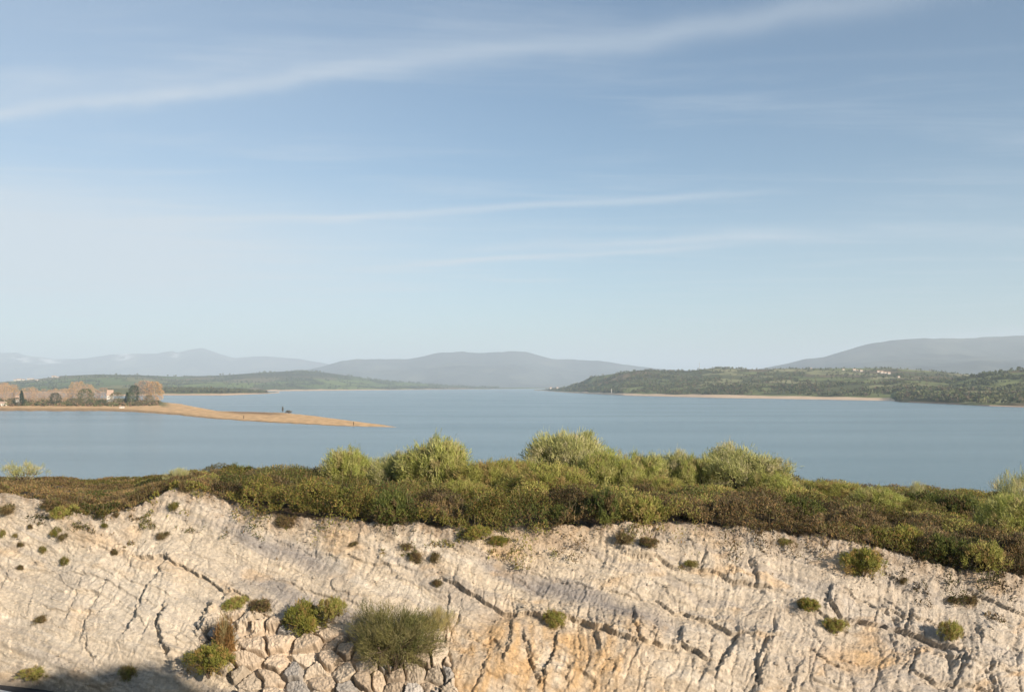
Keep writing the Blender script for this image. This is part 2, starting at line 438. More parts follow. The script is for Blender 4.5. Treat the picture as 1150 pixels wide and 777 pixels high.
def rock_disp(x, y):
    """outward relief of the cut face in metres, by position on it"""
    wx = x + 10 * pn(x / 55, y / 55, 71); wy = y + 8 * pn(x / 60, y / 60, 72)
    smooth_zone = np.exp(-((x - 140) / 60.) ** 2 - ((y - 690) / 55.) ** 2) * 0.75
    up = 1 - sst(y, 560, 680)                       # weathered rubbly upper part
    b = wy - bed(wx)
    d = 0.05 * fbm(b / 26, wx / 400, 11, 3) + 0.035 * fbm(b / 9, wx / 260, 13, 2)      # beds
    d = d + 0.20 * fbm(wx / 130, wy / 90, 21, 3)
    # run-off flutes across the beds
    kk = np.interp(x, [-100, 250, 600, 850, 1200], [0.62, 0.55, 0.28, 0.12, 0.0])
    a = wx + kk * (wy - 650)
    aw = a + 6 * fbm(x / 30, y / 40, 30, 2, 0.5) + 1.5 * fbm(x / 4.5, y / 5, 29, 3, 0.65)
    av = a + 2.5 * pn(x / 30, y / 50, 28) + 0.7 * fbm(x / 4, y / 6, 27, 2, .6)
    d = d + 0.028 * pn(av / 8, wy / 140, 25) * sst(fbm(wx / 100, wy / 50, 24, 2), -0.3, 0.4) + 0.020 * pn(av / 3.6, wy / 80, 26) * sst(fbm(wx / 70, wy / 40, 23, 2), -0.2, 0.5)
    fm = sst(fbm(wx / 80, wy / 55, 35, 2), -0.15, 0.5)
    for sc_, ln_, amp_, pw_, sd_ in ((8, 80, 0.014, 4, 31), (17, 110, 0.018, 5, 33), (38, 120, 0.035, 9, 34)):
        q_ = np.clip(np.abs(pn(aw / sc_, wy / ln_ + sd_, sd_)) * 2, 0, 1)
        d = d - (1 - q_) ** pw_ * amp_ * (0.08 + 0.92 * fm)
    low = sst(x, 520, 760) * sst(y, 690, 745)
    q_ = np.clip(np.abs(pn(aw / 22 + 9, wy / 70, 37)) * 2, 0, 1)
    d = d - (1 - q_) ** 6 * 0.055 * low
    # broad facets: the face breaks along joints into tilted planes
    F1, F2, QX, QY = voro(aw / 48, (b + 6 * pn(x / 18, y / 18, 38)) / 26, 39)
    d = d + 0.045 * (hash01(QX, QY, 40) - .5) * sst(F2 - F1, 0.0, 0.10) + 0.08 * ((hash01(QX, QY, 46) - .5) * (aw / 48 - QX - .5) + (hash01(QX, QY, 47) - .5) * (b / 26 - QY - .5))
    # broken blocky texture
    f1, f2, vx, vy = voro(aw / 12 + 0.5 * fbm(x / 9, y / 9, 41, 2), b / 7.5 + 0.35 * fbm(x / 8, y / 8, 48, 2), 42)
    blk = (hash01(vx, vy, 43) - 0.5)
    rough_ = 0.35 + 0.65 * sst(fbm(x / 70 + 5, y / 50, 45, 2), -0.3, 0.4)
    d = d + (blk * 0.030 - np.exp(-((f2 - f1) / 0.06) ** 2) * 0.003) * rough_ * (1 - smooth_zone)
    g1, g2, hx, hy = voro(x / 4.2 + 0.5 * pn(x / 9, y / 9, 51), y / 3.6, 52)
    peb = np.clip(0.55 - g1, 0, 1) * (hash01(hx, hy, 53) > 0.55)
    d = d + peb * 0.030 * (0.35 + 0.65 * up) * (1 - smooth_zone)
    d = d + 0.030 * fbm(x / 18, y / 15, 61, 4, 0.5) * (1 - smooth_zone * 0.7) + 0.011 * fbm(x / 4.5, y / 4.5, 66, 3, 0.6) * (1 - .4 * smooth_zone) + 0.013 * fbm(x / 1.8, y / 1.8, 68, 2, 0.7) + 0.014 * np.clip(fbm(x / 3.0, y / 2.4, 69, 3, 0.7) - .1, 0, 1)
    d = d + 0.009 * fbm(aw / 2.6, wy / 34, 70, 3, 0.6)
    for th, am, sd_ in ((26.0, 0.100, 73), (10.0, 0.036, 76)):     # thin beds, each undercut at its foot
        Lq = b / th + 1.1 * fbm(wx / 180, wy / 120, sd_, 2) + 0.10 * fbm(x / 9, y / 9, sd_ + 1, 2)
        fr = Lq - np.floor(Lq)
        d = d + am * fr ** 1.5 * (1 - sst(fr, 0.93, 1.0)) * hash01(np.floor(Lq), 0 * Lq, sd_ + 2) * (0.3 + 0.7 * sst(fbm(wx / 60, wy / 40, sd_ + 3, 2), -.3, .4))
    # ledges
    for pts, A, B, L1, L2 in ledges:
        px_ = np.array([p[0] for p in pts], float); py_ = np.array([p[1] for p in pts], float)
        jag = 3.6 * pn(x / 13, 0.5 + 0 * x, 81 + len(pts)) + 2.2 * fbm(x / 5, y / 9, 82, 3, .6) * 0.5
        ly = np.interp(x, px_, py_) + jag
        s = ly - y                                    # > 0 above
        c1, c2, qx, qy = voro(x / 17 + 0.3 * pn(x / 20, y / 20, 84), 0 * x + 0.5, 85 + int(px_[0]) % 7, 0.7)
        cell = 0.45 + 0.75 * hash01(qx, qy * 0, 86) - 0.7 * np.exp(-((c2 - c1 + 0.06 * fbm(x / 4, y / 4, 87, 2)) / 0.08) ** 2)
        end = sst(x, px_[0] - 8, px_[0] + 14) * (1 - sst(x, px_[-1] - 14, px_[-1] + 8))
        up_ = np.where(s > 0, 0.45 * A * cell * np.exp(-(np.maximum(s, 0) / L1) ** 2), 0)
        up_ = up_ + np.where(s > 0, 0.30 * A * np.exp(-(np.maximum(s, 0) / 45)) * sst(s, -1, 1), 0)
        dn = np.where(s <= 0, -0.48 * B * np.exp(-(np.minimum(s, 0) / (0.5 * L2)) ** 2) * (0.7 + 0.3 * cell), 0)
        d = d + (up_ + dn) * end
    for pts, dep, w in cracks:
        x0 = min(p[0] for p in pts) - 14; x1 = max(p[0] for p in pts) + 14; y0 = min(p[1] for p in pts) - 14; y1 = max(p[1] for p in pts) + 14
        m = (x > x0) & (x < x1) & (y > y0) & (y < y1)
        if not m.any(): continue
        xs, ys = x[m], y[m]
        xs = xs + 2.4 * pn(xs / 8, ys / 8, 91) + 1.4 * fbm(xs / 3, ys / 3, 94, 2); ys = ys + 2.2 * pn(xs / 8, ys / 8, 92)
        q = line_dist(xs, ys, pts)
        wv = w * (0.72 + 0.6 * fbm(xs / 7, ys / 7, 93, 2))
        yl = np.array([p[1] for p in pts], float); xl = np.array([p[0] for p in pts], float)
        if yl[-1] - yl[0] > 8:
            mm = (x > x0 - 10) & (x < x1 + 60) & (y > yl[0] - 14) & (y < yl[-1] + 14)
            X_, Y_ = x[mm], y[mm]
            sx_ = X_ + 2.2 * fbm(X_ / 7, Y_ / 7, 95, 2) - np.interp(Y_, yl, xl)
            fade = sst(Y_, yl[0] - 14, yl[0] + 4) * (1 - sst(Y_, yl[-1] - 4, yl[-1] + 14))
            d[mm] += 0.42 * dep * np.exp(-np.maximum(sx_, 0) / (12 + 5 * w)) * sst(sx_, -1.2, 1.2) * fade
        d[m] -= 0.30 * dep * (1 - sst(q, 0.35 * np.maximum(wv, .6), 1.25 * np.maximum(wv, .6)))
    d = d - 0.35 * sst(wall_edge(x, y), 2, 14)
    return d
def disp_dir(t):
    w = (1 - sst(np.asarray(t, float), 0.97, 1.10))
    return w
NRM = np.array([0, -0.70, 0.714])
def full_point(u, t):
    u = np.atleast_1d(np.asarray(u, float)); t = np.atleast_1d(np.asarray(t, float))
    X, Y, Z = surf(u, t)
    x, y = pix(X, Y, Z)
    w = disp_dir(t) * sst(t, -0.02, 0.05)
    d = rock_disp(x, y) * w
    P = np.stack([X + 0 * d, Y + NRM[1] * d, Z + NRM[2] * d], -1)
    P[:, 2] += (1 - w) * 0.10 * fbm(X / 1.6, Y / 1.6, 5, 3) * (t > 0.5) + 0.10 * np.exp(-((t - 1.0) / 0.09) ** 2) * fbm(x / 20, 0 * x, 6, 4, .6)
    return P, x, y, w

n_u = 1420
us = np.concatenate([np.linspace(-1.0, -0.63, 60)[:-1], np.linspace(-0.63, 0.63, n_u - 118), np.linspace(0.63, 1.0, 60)[1:]])
ts = np.concatenate([np.linspace(-0.02, 0, 3)[:-1], np.linspace(0, 1.0, 430)[:-1], np.linspace(1.0, 1.25, 60)[:-1], np.linspace(1.25, 2.0, 40)[:-1], np.linspace(2, 3, 14)])
U, T = np.meshgrid(us, ts, indexing='ij')
P, px_all, py_all, wgt = full_point(U.ravel(), T.ravel())
# real colour of the stone: cream, pale, grey beds and ochre bands
def rock_colour(x, y):
    wx = x + 12 * pn(x / 50, y / 50, 171); wy = y + 9 * pn(x / 45, y / 45, 172)
    b = wy - bed(wx)
    c = np.array([0.55, 0.472, 0.362]) * np.ones(x.shape + (1,))
    def mixin(col, f): nonlocal c; f = np.clip(f, 0, 1)[..., None]; c = c * (1 - f) + np.array(col) * f
    mixin((0.61, 0.55, 0.455), sst(fbm(b / 22, wx / 200, 101, 3), 0.0, 0.6) * 0.8)
    mixin((0.36, 0.325, 0.285), sst(fbm(b / 15 + 3, wx / 220, 103, 3), 0.05, 0.5) * 0.6)
    mixin((0.42, 0.38, 0.335), sst(x, 640, 1000) * 0.45)
    gb = np.exp(-((wy - (610 + 0.40 * (wx - 300))) / 13.) ** 2) * sst(wx, 220, 280) * (1 - sst(wx, 330, 420))
    gb2 = np.exp(-((wy - (640 + 0.34 * (wx - 560))) / 11.) ** 2) * sst(wx, 500, 560) * (1 - sst(wx, 720, 800))
    gb3 = np.exp(-((wy - (658 + 0.42 * (wx - 300))) / 12.) ** 2) * sst(wx, 240, 300) * (1 - sst(wx, 380, 440))
    mixin((0.27, 0.25, 0.235), (gb + gb2 + gb3) * 0.9)
    och = np.exp(-((wy - (600 + 0.42 * (wx - 90))) / 10.) ** 2) * sst(wx, 60, 80) * (1 - sst(wx, 190, 240))
    och2 = sst(wx, 470, 530) * (1 - sst(wx, 640, 780)) * sst(wy, 680, 715)
    och3 = np.exp(-((wx - 600) / 60.) ** 2 - ((wy - 605) / 22.) ** 2)
    och4 = np.exp(-((wx - 960) / 45.) ** 2 - ((wy - 738) / 14.) ** 2)
    och5 = sst(fbm(wx / 60 + 8, wy / 30, 107, 3), 0.25, 0.7) * 0.5
    mixin((0.55, 0.385, 0.215), och * 0.7 + och2 * 0.95 * (0.65 + fbm(wx / 20, wy / 40, 108, 3)) + och3 * 0.5 + och4 * 0.7 + och5)
    mixin((0.40, 0.33, 0.25), sst(fbm(wx / 34, wy / 22, 115, 4, .6), 0.1, 0.6) * 0.38)
    cy_ = np.interp(x, cx_, crest_y)
    mixin((0.34, 0.26, 0.18), np.exp(-(np.maximum(y - cy_, 0) / (9 + 16 * (0.5 + pn(x / 22, 0 * x, 117)))) ** 2) * (0.40 + 0.55 * sst(fbm(x / 9, y / 26, 118, 3), -.2, .4)))
    mixin((0.24, 0.20, 0.165), sst(ridge(wx / 30, b / 10, 119, 3), 0.62, 0.85) * 0.2)
    mixin((0.63, 0.565, 0.46), np.exp(-((x - 140) / 110.) ** 2 - ((y - 675) / 70.) ** 2) * 0.65)
    st = ridge((x + 0.4 * y) / 7, y / 60, 111, 2)
    c = c * (1.12 + 0.15 * np.clip(fbm(x / 8, y / 8, 113, 4, 0.6), -1, 1)[..., None]) * (1 - 0.10 * sst(st, 0.5, 0.9)[..., None])
    return c
crestdist = T.ravel() - 1.0
rc = rock_colour(px_all, py_all)
soil = np.array([0.11, 0.08, 0.05])
nz = fbm(px_all / 18, py_all / 14, 121, 3)
f = sst(crestdist + nz * 0.08, 0.02, 0.07)[:, None]
f = f * np.interp(px_all, [0, 60, 220, 280], [0.25, 0.4, 0.6, 1.0])[:, None]
rc = rc * (1 - f) + soil * (1 + 0.3 * fbm(P[:, 0] / 0.3, P[:, 1] / 0.3, 123, 3)[:, None]) * f
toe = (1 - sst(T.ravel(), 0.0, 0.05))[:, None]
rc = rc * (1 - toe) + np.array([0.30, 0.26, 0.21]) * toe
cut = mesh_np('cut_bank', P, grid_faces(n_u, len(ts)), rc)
cut_o = obj('cut_bank', cut, M_rock, kind='structure')
cut_o.name = 'terrain'

# rubble stone revetment set into the face
nx, ny = 520, 330
gx, gy = np.meshgrid(np.linspace(205, 540, nx), np.linspace(672, 850, ny), indexing='ij')
uu = (gx - 575) / F
tt = np.zeros(gx.shape)
tcol = np.linspace(-0.35, 1.0, 500)
for i in range(nx):
    u0 = uu[i, 0]
    bD, bZ, cD, cZ, kD, kZ = ctrl(u0)
    Dc = bD + (cD - bD) * tcol; Zc = bZ + (cZ - bZ) * tcol
    qx, qy = pix(Dc * u0, Dc, Zc)
    tt[i] = np.interp(-gy[i], -qy[::-1][::-1], tcol) if qy[0] > qy[-1] else tt[i]
bD, bZ, cD, cZ, kD, kZ = ctrl(uu)
D0 = bD + (cD - bD) * tt; Z0 = bZ + (cZ - bZ) * tt
sx = (np.minimum(gx, 390) / 27 + np.maximum(gx - 390, 0) / 19.5) + 0.16 * pn(gx / 14, gy / 14, 201); sy = (gy + 0.12 * gx + 3.0 * pn(gx / 14, gy / 14, 202)) / 18.0
f1, f2, vx, vy = voro(sx, sy, 203, 0.95)
e = (f2 - f1)
gap = sst(e + 0.05 * fbm(gx / 4, gy / 4, 218, 2), 0.02, 0.20)
hh = 0.06 + 0.12 * gap ** 0.7 + 0.05 * np.clip(1 - f1 * 1.5, -0.3, 1) * gap + 0.17 * hash01(vx, vy, 204) * gap + gap * ((hash01(vx, vy, 205) - .5) * (sx - vx - .5) * 0.35 + (hash01(vx, vy, 206) - .5) * (sy - vy - .5) * 0.35)
hh = hh + 0.035 * fbm(gx / 7, gy / 7, 207, 4, .6) * gap + 0.02 * fbm(gx / 2.5, gy / 2.5, 209, 2) * gap
we = wall_edge(gx, gy) + 3 * pn(gx / 10, gy / 10, 208)
hh = np.where(we > 0, hh, -0.3) - 0.5 * (1 - sst(we, 0, 7))
hh = hh - 0.02
V = np.stack([uu * D0, D0 + NRM[1] * hh, Z0 + NRM[2] * hh], -1).reshape(-1, 3)
sc = np.array([0.46, 0.375, 0.28]) * np.ones(gx.shape + (1,))
r1 = hash01(vx, vy, 211)[..., None]; r2 = hash01(vx, vy, 212)[..., None]
sc = np.where(r1 > 0.74, np.array([0.37, 0.345, 0.31]), sc); sc = np.where(r1 < 0.25, np.array([0.47, 0.40, 0.31]), sc)
sc = sc * (0.72 + 0.45 * r2) * (1 + 0.12 * fbm(gx / 5, gy / 5, 214, 3)[..., None])
Fw = grid_faces(nx, ny)
keep = (we.ravel() > -6)[Fw].all(1)
wall_me = mesh_np('stone_wall', V, Fw[keep], sc.reshape(-1, 3))
wall_o = obj('stone_wall', wall_me, M_wall, label='rough dry stone retaining wall of pale angular blocks set in the cliff foot', category='wall')

# loose stones lying on the face, thickest under the edge and along the foot
def loose_stones():
    r = np.random.default_rng(31)
    N = 26000
    u = r.uniform(-0.66, 0.66, N); t = r.uniform(0.0, 1.03, N)
    X, Y, Z = surf(u, t); x, y = pix(X, Y, Z)
    w_ = 0.10 + 0.9 * sst(t, 0.72, 0.98) + 0.8 * (1 - sst(t, 0.02, 0.16)) + 0.5 * sst(fbm(x / 45, y / 22, 33, 3), 0.15, 0.5)
    k = (r.uniform(size=N) < w_ * 0.55) & (wall_edge(x, y) < 0)
    Pt, x, y, _ = full_point(u[k], t[k]); n = len(Pt)
    sz = 0.014 + 0.05 * r.uniform(size=n) ** 4
    base = np.array([(1, 0, 0), (0, 1, 0), (-1, 0, 0), (0, -1, 0), (0, 0, 1), (0, 0, -1)], float)
    V = base[None] * (0.6 + 0.7 * r.uniform(size=(n, 6, 1))) + r.normal(size=(n, 6, 3)) * .12
    a = r.uniform(0, 6.28, n); c, s_ = np.cos(a)[:, None], np.sin(a)[:, None]
    V = np.stack([V[..., 0] * c - V[..., 1] * s_, V[..., 0] * s_ + V[..., 1] * c, V[..., 2] * .75], -1) * sz[:, None, None] + Pt[:, None, :]
    Ft = np.array([(0, 1, 4), (1, 2, 4), (2, 3, 4), (3, 0, 4), (1, 0, 5), (2, 1, 5), (3, 2, 5), (0, 3, 5)])
    Fc = (Ft[None] + 6 * np.arange(n)[:, None, None]).reshape(-1, 3)
    cc = rock_colour(x, y) * r.uniform(.75, 1.12, (n, 1))
    obj('rubble', mesh_np('rubble', V.reshape(-1, 3), Fc, np.repeat(cc, 6, 0), smooth_=False), M_rock, kind='stuff', label='loose pale stones scattered over the cut rock face', category='rubble')
loose_stones()

# ------------------------------------------------------------------ road and the near bank the camera stands on
def on_road(px, py):
    rx, rz = ray(px, py); D = (ROAD_Z - CAMZ) / rz
    return np.array([rx * D, D])
RA = on_road(0, 765); RB = on_road(80, 780)
RT = (RB - RA) / np.linalg.norm(RB - RA); RN = np.array([-RT[1], RT[0]])
def road_d(X, Y): return (X - RA[0]) * RN[0] + (Y - RA[1]) * RN[1]
CAMD = float(road_d(0.0, 0.0)); KN = 6.95
def near_z(X, Y):
    d = road_d(X, Y)
    z = np.full(X.shape, ROAD_Z - 0.05)
    bank = sst(-d, -CAMD - 5.2, -CAMD - 1.8)
    z = z + bank * 5.95
    # unseen knoll added behind and to the side, shaped to shade the cut's foot
    s = X * 0.707 + (-Y) * 0.707
    q = (X + Y) * 0.707
    k = sst(s, 3.5, 9.5) * (1 - np.clip((q - 8.0) / 15.0, 0, 1))
    z = z + k * bank * KN * (1 + 0.10 * pn(X / 2.5, Y / 2.5, 301))
    return z + bank * 0.15 * fbm(X / 2, Y / 2, 303, 3)
nX, nY = 420, 340
X, Y = np.meshgrid(np.linspace(-70, 80, nX), np.linspace(-75, 28, nY), indexing='ij')
Z = near_z(X, Y)
Z = np.where(Y > 20, Z - 0.0, Z)
vf = sst(road_d(X, Y) + 0.25 * fbm(X / .8, Y / .8, 305, 3), 0.0, 0.5)[..., None]
vcol = np.array([0.17, 0.14, 0.10]) * (1 - vf) + np.array([0.40, 0.345, 0.275]) * vf
obj('verge', mesh_np('verge', np.stack([X, Y, Z], -1), grid_faces(nX, nY), vcol.reshape(-1, 3)), M_verge, kind='structure')
def road_strip(name, d0, d1, z, mat, s0=-60, s1=60):
    n = RN; tdir = RT; o = RA
    vs = []
    for s in (s0, s1):
        for d in (d0, d1):
            q = o + n * d + tdir * s
            vs.append((q[0], q[1], z))
    return obj(name, mesh_np(name, np.array(vs), np.array([(0, 2, 3, 1)]), smooth_=False), mat, kind='structure')
road_strip('road', -7.0, 0.0, ROAD_Z + 0.004, M_asph)
road_strip('road_marking', -0.55, -0.43, ROAD_Z + 0.009, M_paint)

# ------------------------------------------------------------------ far land
def lerp_line(pts, x):
    p = np.array(pts, float)
    return np.interp(x, p[:, 0], p[:, 1])
def Dof(y):    # distance of a point at water level seen in row y
    return CAMZ * F / np.maximum(np.asarray(y, float) - YH, 0.35)
def patches(X, Y, seed, sx, sy, pal, warp=0.35):
    wx = X / sx + warp * pn(X / sx * 1.3, Y / sy * 1.3, seed); wy = Y / sy + warp * pn(X / sx * 1.3 + 9, Y / sy * 1.3, seed + 1)
    f1, f2, vx, vy = voro(wx, wy, seed + 2)
    k = (hash01(vx, vy, seed + 3) * len(pal)).astype(int) % len(pal)
    return np.array(pal)[k], f2 - f1
HILLS = {}
def hill(name, shore, crest, depth, mat, colour, px0, px1, nu=400, nv=90, rough_=0.12, back=0.7, seed=0, base_z=0.0, beach=None, power=0.8, D0=None, nscale=1.0, nm=None):
    px = np.linspace(px0, px1, nu); u = (px - 575) / F
    Ds = Dof(lerp_line(shore, px)) if D0 is None else np.full(nu, float(D0))
    Dc = Ds + lerp_line(depth, px)
    yc = lerp_line(crest, px)
    _, rz = ray(px, yc)
    zc = np.maximum(CAMZ + rz * Dc, 2.5)
    v = np.concatenate([np.linspace(0, 1, nv), 1 + np.linspace(0, back, nv // 3)[1:]])
    Uc, Vc = np.meshgrid(u, v, indexing='ij')
    Dm = Ds[:, None] + (Dc - Ds)[:, None] * Vc
    a = np.clip(Vc, 0, 1)
    rise = a ** power * (1 - 0.15 * np.sin(a * math.pi)) 
    s = np.where(Vc <= 1, rise, np.cos(np.clip((Vc - 1) / back, 0, 1) * math.pi / 2) ** 1.2)
    X = Uc * Dm
    L = (Dc - Ds)[:, None]
    nn = fbm(X / (L * 0.45 * nscale) + seed, Dm / (L * 0.45 * nscale), 400 + seed, 5, 0.55)
    rg = ridge(X / (L * 0.8 * nscale) + seed, Dm / (L * 1.2 * nscale), 450 + seed, 4) - 0.5
    amp = np.sin(np.clip(Vc, 0, 1) * math.pi) ** 0.7
    z = zc[:, None] * (s + rough_ * amp * (nn + 0.6 * rg))
    z = z + rough_ * 0.10 * zc[:, None] * fbm(X / (L * 0.06), Dm / (L * 0.3), 470 + seed, 3) * (Vc <= 1)
    if beach is not None:
        bz = beach
        z = np.where(Vc < 0.999, np.minimum(z, np.maximum(0.05, (Dm - Ds[:, None]) * bz + 0.05) + np.maximum(z, 0) * sst(Dm - Ds[:, None], 50, 110)), z)
    z = np.maximum(z, -2 + 2.05 * (Vc < 1)) + base_z
    z[:, -1] = -3; z[:, 0] = np.minimum(z[:, 0], -0.5)
    c = colour(X, Dm, z, Vc, Dm - Ds[:, None], Uc * F + 575)
    me = mesh_np(name, np.stack([X, Dm, z], -1), grid_faces(len(px), len(v)), np.asarray(c).reshape(-1, 3))
    obj(name, me, mat, kind='structure')
    HILLS[nm or name] = (u, Ds, Dc, X, Dm, z, v)
def hill_z(nm, px, vv):
    """point of a far hill by column and by fraction from shore to crest"""
    u, Ds, Dc, X, Dm, z, v = HILLS[nm]
    q = (px - 575) / F
    i = np.clip(np.searchsorted(u, q) - 1, 0, len(u) - 2); f_ = (q - u[i]) / (u[i + 1] - u[i])
    j = np.clip(np.searchsorted(v, vv) - 1, 0, len(v) - 2); g_ = (vv - v[j]) / (v[j + 1] - v[j])
    def s(A): return (A[i, j] * (1 - g_) + A[i, j + 1] * g_) * (1 - f_) + (A[i + 1, j] * (1 - g_) + A[i + 1, j + 1] * g_) * f_
    return s(X), s(Dm), s(z)

def col_mount(snow):
    def f_(X, D, z, V, ds, px):
        c = np.array([0.075, 0.085, 0.075]) * (1 + 0.5 * fbm(X / 900, D / 900, 501, 4)[..., None])
        c = c + np.array([0.05, 0.045, 0.03]) * sst(fbm(X / 400, D / 700, 503, 3), 0, .6)[..., None]
        for x0, w, z0 in snow:
            m = np.exp(-((px - x0) / w) ** 2) * sst(fbm(X / 260, D / 200, 505, 3), -0.15, 0.2) * sst(z, z0, z0 * 1.1)
            c = c * (1 - m[..., None]) + 0.6 * m[..., None]
        return c
    return f_
# furthest range with snow patches
hill('mountains', None, [(-500, 400), (-100, 396), (0, 396), (18, 396), (28, 399), (60, 403), (90, 403), (125, 398), (150, 397), (175, 397), (192, 394), (200, 396), (212, 393), (228, 391), (245, 397), (262, 402), (290, 400), (312, 401), (335, 403), (360, 407), (380, 411), (430, 420), (520, 428)],
     [(-500, 2600), (600, 2600)], M_mount, col_mount([(24, 11, 400), (140, 9, 430), (196, 4, 480), (56, 12, 370)]), -500, 540, nu=520, nv=80, rough_=0.16, seed=3, D0=13200, back=0.9, power=0.9)
hill('mountains', None, [(300, 424), (360, 412), (384, 405), (400, 403.5), (460, 403), (475, 400), (492, 396), (520, 395), (540, 396.5), (575, 394.5), (590, 395), (605, 399), (620, 403), (636, 403.5), (650, 404), (672, 405), (700, 409), (740, 414), (800, 418), (900, 422)],
     [(200, 2600), (900, 2600)], M_mount, col_mount([]), 290, 980, nu=520, nv=80, rough_=0.15, seed=11, D0=7900, back=0.8, power=0.9)
hill('mountains', None, [(800, 424), (860, 413), (885, 408), (905, 403), (925, 401), (945, 395), (965, 389), (985, 384.5), (1010, 381.5), (1040, 380), (1080, 380), (1120, 378), (1150, 377), (1300, 374), (1500, 382)],
     [(780, 2800), (1500, 2800)], M_mount, col_mount([]), 790, 1600, nu=420, nv=80, rough_=0.14, seed=17, D0=5200, back=0.8, power=0.85)
# low plain and green hills across the water, on the far side
GREEN = [(0.16, 0.20, 0.07), (0.12, 0.16, 0.06), (0.19, 0.19, 0.09), (0.09, 0.11, 0.05), (0.14, 0.19, 0.07), (0.17, 0.15, 0.09)]
def col_green(sandw, pal, sx, sy, seed, top=None):
    def f_(X, D, z, V, ds, px):
        c, e_ = patches(X, D, seed, sx, sy, pal)
        dark = sst(fbm(X / (sx * .8), D / (sy * .8), seed + 9, 4, .6), 0.12, 0.35)[..., None]
        c = c * (1 - dark) + np.array([0.055, 0.065, 0.035]) * dark
        hedge = (1 - sst(e_, 0.02, 0.07))[..., None]
        c = c * (1 - 0.6 * hedge) + np.array([0.05, 0.06, 0.03]) * 0.6 * hedge
        if top is not None:
            t_ = (sst(z, *top))[..., None]
            c = c * (1 - t_) + np.array([0.06, 0.068, 0.045]) * t_
        s_ = (1 - sst(ds + sandw * 0.25 * pn(X / 60, D / 60, seed + 4), sandw * 0.9, sandw * 1.1))[..., None]
        return c * (1 - s_) + np.array([0.55, 0.40, 0.265]) * s_
    return f_
hill('hills', [(-600, 441), (150, 441), (200, 440), (320, 439.0), (420, 438), (520, 437), (640, 436.2), (720, 436)],
     [(-500, 428), (0, 429), (40, 426), (70, 422), (110, 420.5), (150, 421), (200, 423), (250, 421.5), (300, 418), (330, 416.5), (355, 417), (385, 421), (430, 427.5), (500, 432.5), (560, 435), (720, 436)],
     [(-600, 1500), (300, 1400), (500, 900), (720, 400)], M_far, col_green(60, GREEN, 260, 420, 601, top=(45, 75)), -600, 720, nu=700, nv=140, rough_=0.10, seed=23, beach=0.07, power=1.0, nm='left')
# the sandy point with scrub in front of them
hill('hills', [(150, 444.5), (185, 443.8), (250, 444.0), (300, 442.0), (314, 441.0)],
     [(150, 436), (185, 436.5), (230, 437), (270, 438.5), (295, 440.2), (314, 441)],
     [(150, 420), (300, 130), (314, 60)], M_far, col_green(60, [(0.15, 0.17, 0.06), (0.17, 0.15, 0.07), (0.12, 0.15, 0.05)], 90, 60, 641), 120, 314, nu=160, nv=60, rough_=0.05, seed=29, beach=0.09, nm='point')
# wooded headland
WOODED = [(0.17, 0.19, 0.085), (0.12, 0.14, 0.065), (0.23, 0.23, 0.12), (0.11, 0.12, 0.065), (0.26, 0.25, 0.14), (0.17, 0.14, 0.09)]
def col_headland(X, D, z, V, ds, px):
    c, e_ = patches(X, D, 661, 120, 190, WOODED)
    dark = sst(fbm(X / 90, D / 150, 665, 4, .6), 0.0, 0.3)[..., None] * (0.85 - 0.6 * sst(px, 800, 1000) * sst(V, 0.4, 0.7))[..., None]
    c = c * (1 - dark) + np.array([0.05, 0.058, 0.034]) * dark
    hedge = (1 - sst(e_, 0.03, 0.10))[..., None]
    c = c * (1 - 0.7 * hedge) + np.array([0.045, 0.05, 0.03]) * 0.7 * hedge
    sandw = 56 * (1 - 0.75 * sst(px, 998, 1006)) * (0.8 + 0.3 * pn(X / 80, D / 80, 669))
    s_ = (1 - sst(ds, sandw * 0.85, sandw))[..., None]
    sandc = np.where((px > 1004)[..., None], np.array([0.20, 0.155, 0.12]), np.array([0.66, 0.50, 0.35]))
    sandc = np.where((px > 1110)[..., None], np.array([0.46, 0.34, 0.25]), sandc)
    return c * (1 - s_) + sandc * s_
hill('hills', [(600, 438.2), (612, 438.8), (640, 441.0), (700, 444.0), (800, 446.5), (900, 448.2), (1000, 450.0), (1010, 451.5), (1060, 453.5), (1110, 456), (1200, 459), (1500, 466)],
     [(600, 438.2), (616, 437), (632, 435.5), (650, 430), (665, 423), (685, 420.5), (705, 417.5), (722, 415.5), (745, 416.5), (775, 416.5), (790, 414.5), (806, 413), (830, 414), (850, 415), (880, 414), (920, 414), (960, 413.5), (1000, 413.5), (1040, 416), (1070, 419), (1092, 421), (1130, 423), (1200, 424), (1500, 420)],
     [(600, 60), (640, 500), (760, 900), (900, 1100), (1150, 1400), (1500, 1600)], M_far, col_headland, 600, 1500, nu=900, nv=150, rough_=0.11, seed=31, beach=0.10, power=0.85, nm='head')
hill('hills', [(1030, 449.5), (1060, 450.3), (1150, 452), (1500, 455)],
     [(1030, 433), (1060, 430), (1085, 424), (1110, 419.5), (1135, 416.5), (1160, 414), (1300, 409), (1500, 412)],
     [(1030, 380), (1150, 520), (1500, 700)], M_far, col_green(0, WOODED, 110, 110, 681), 1030, 1500, nu=420, nv=90, rough_=0.10, seed=37, power=0.9, nm='side')

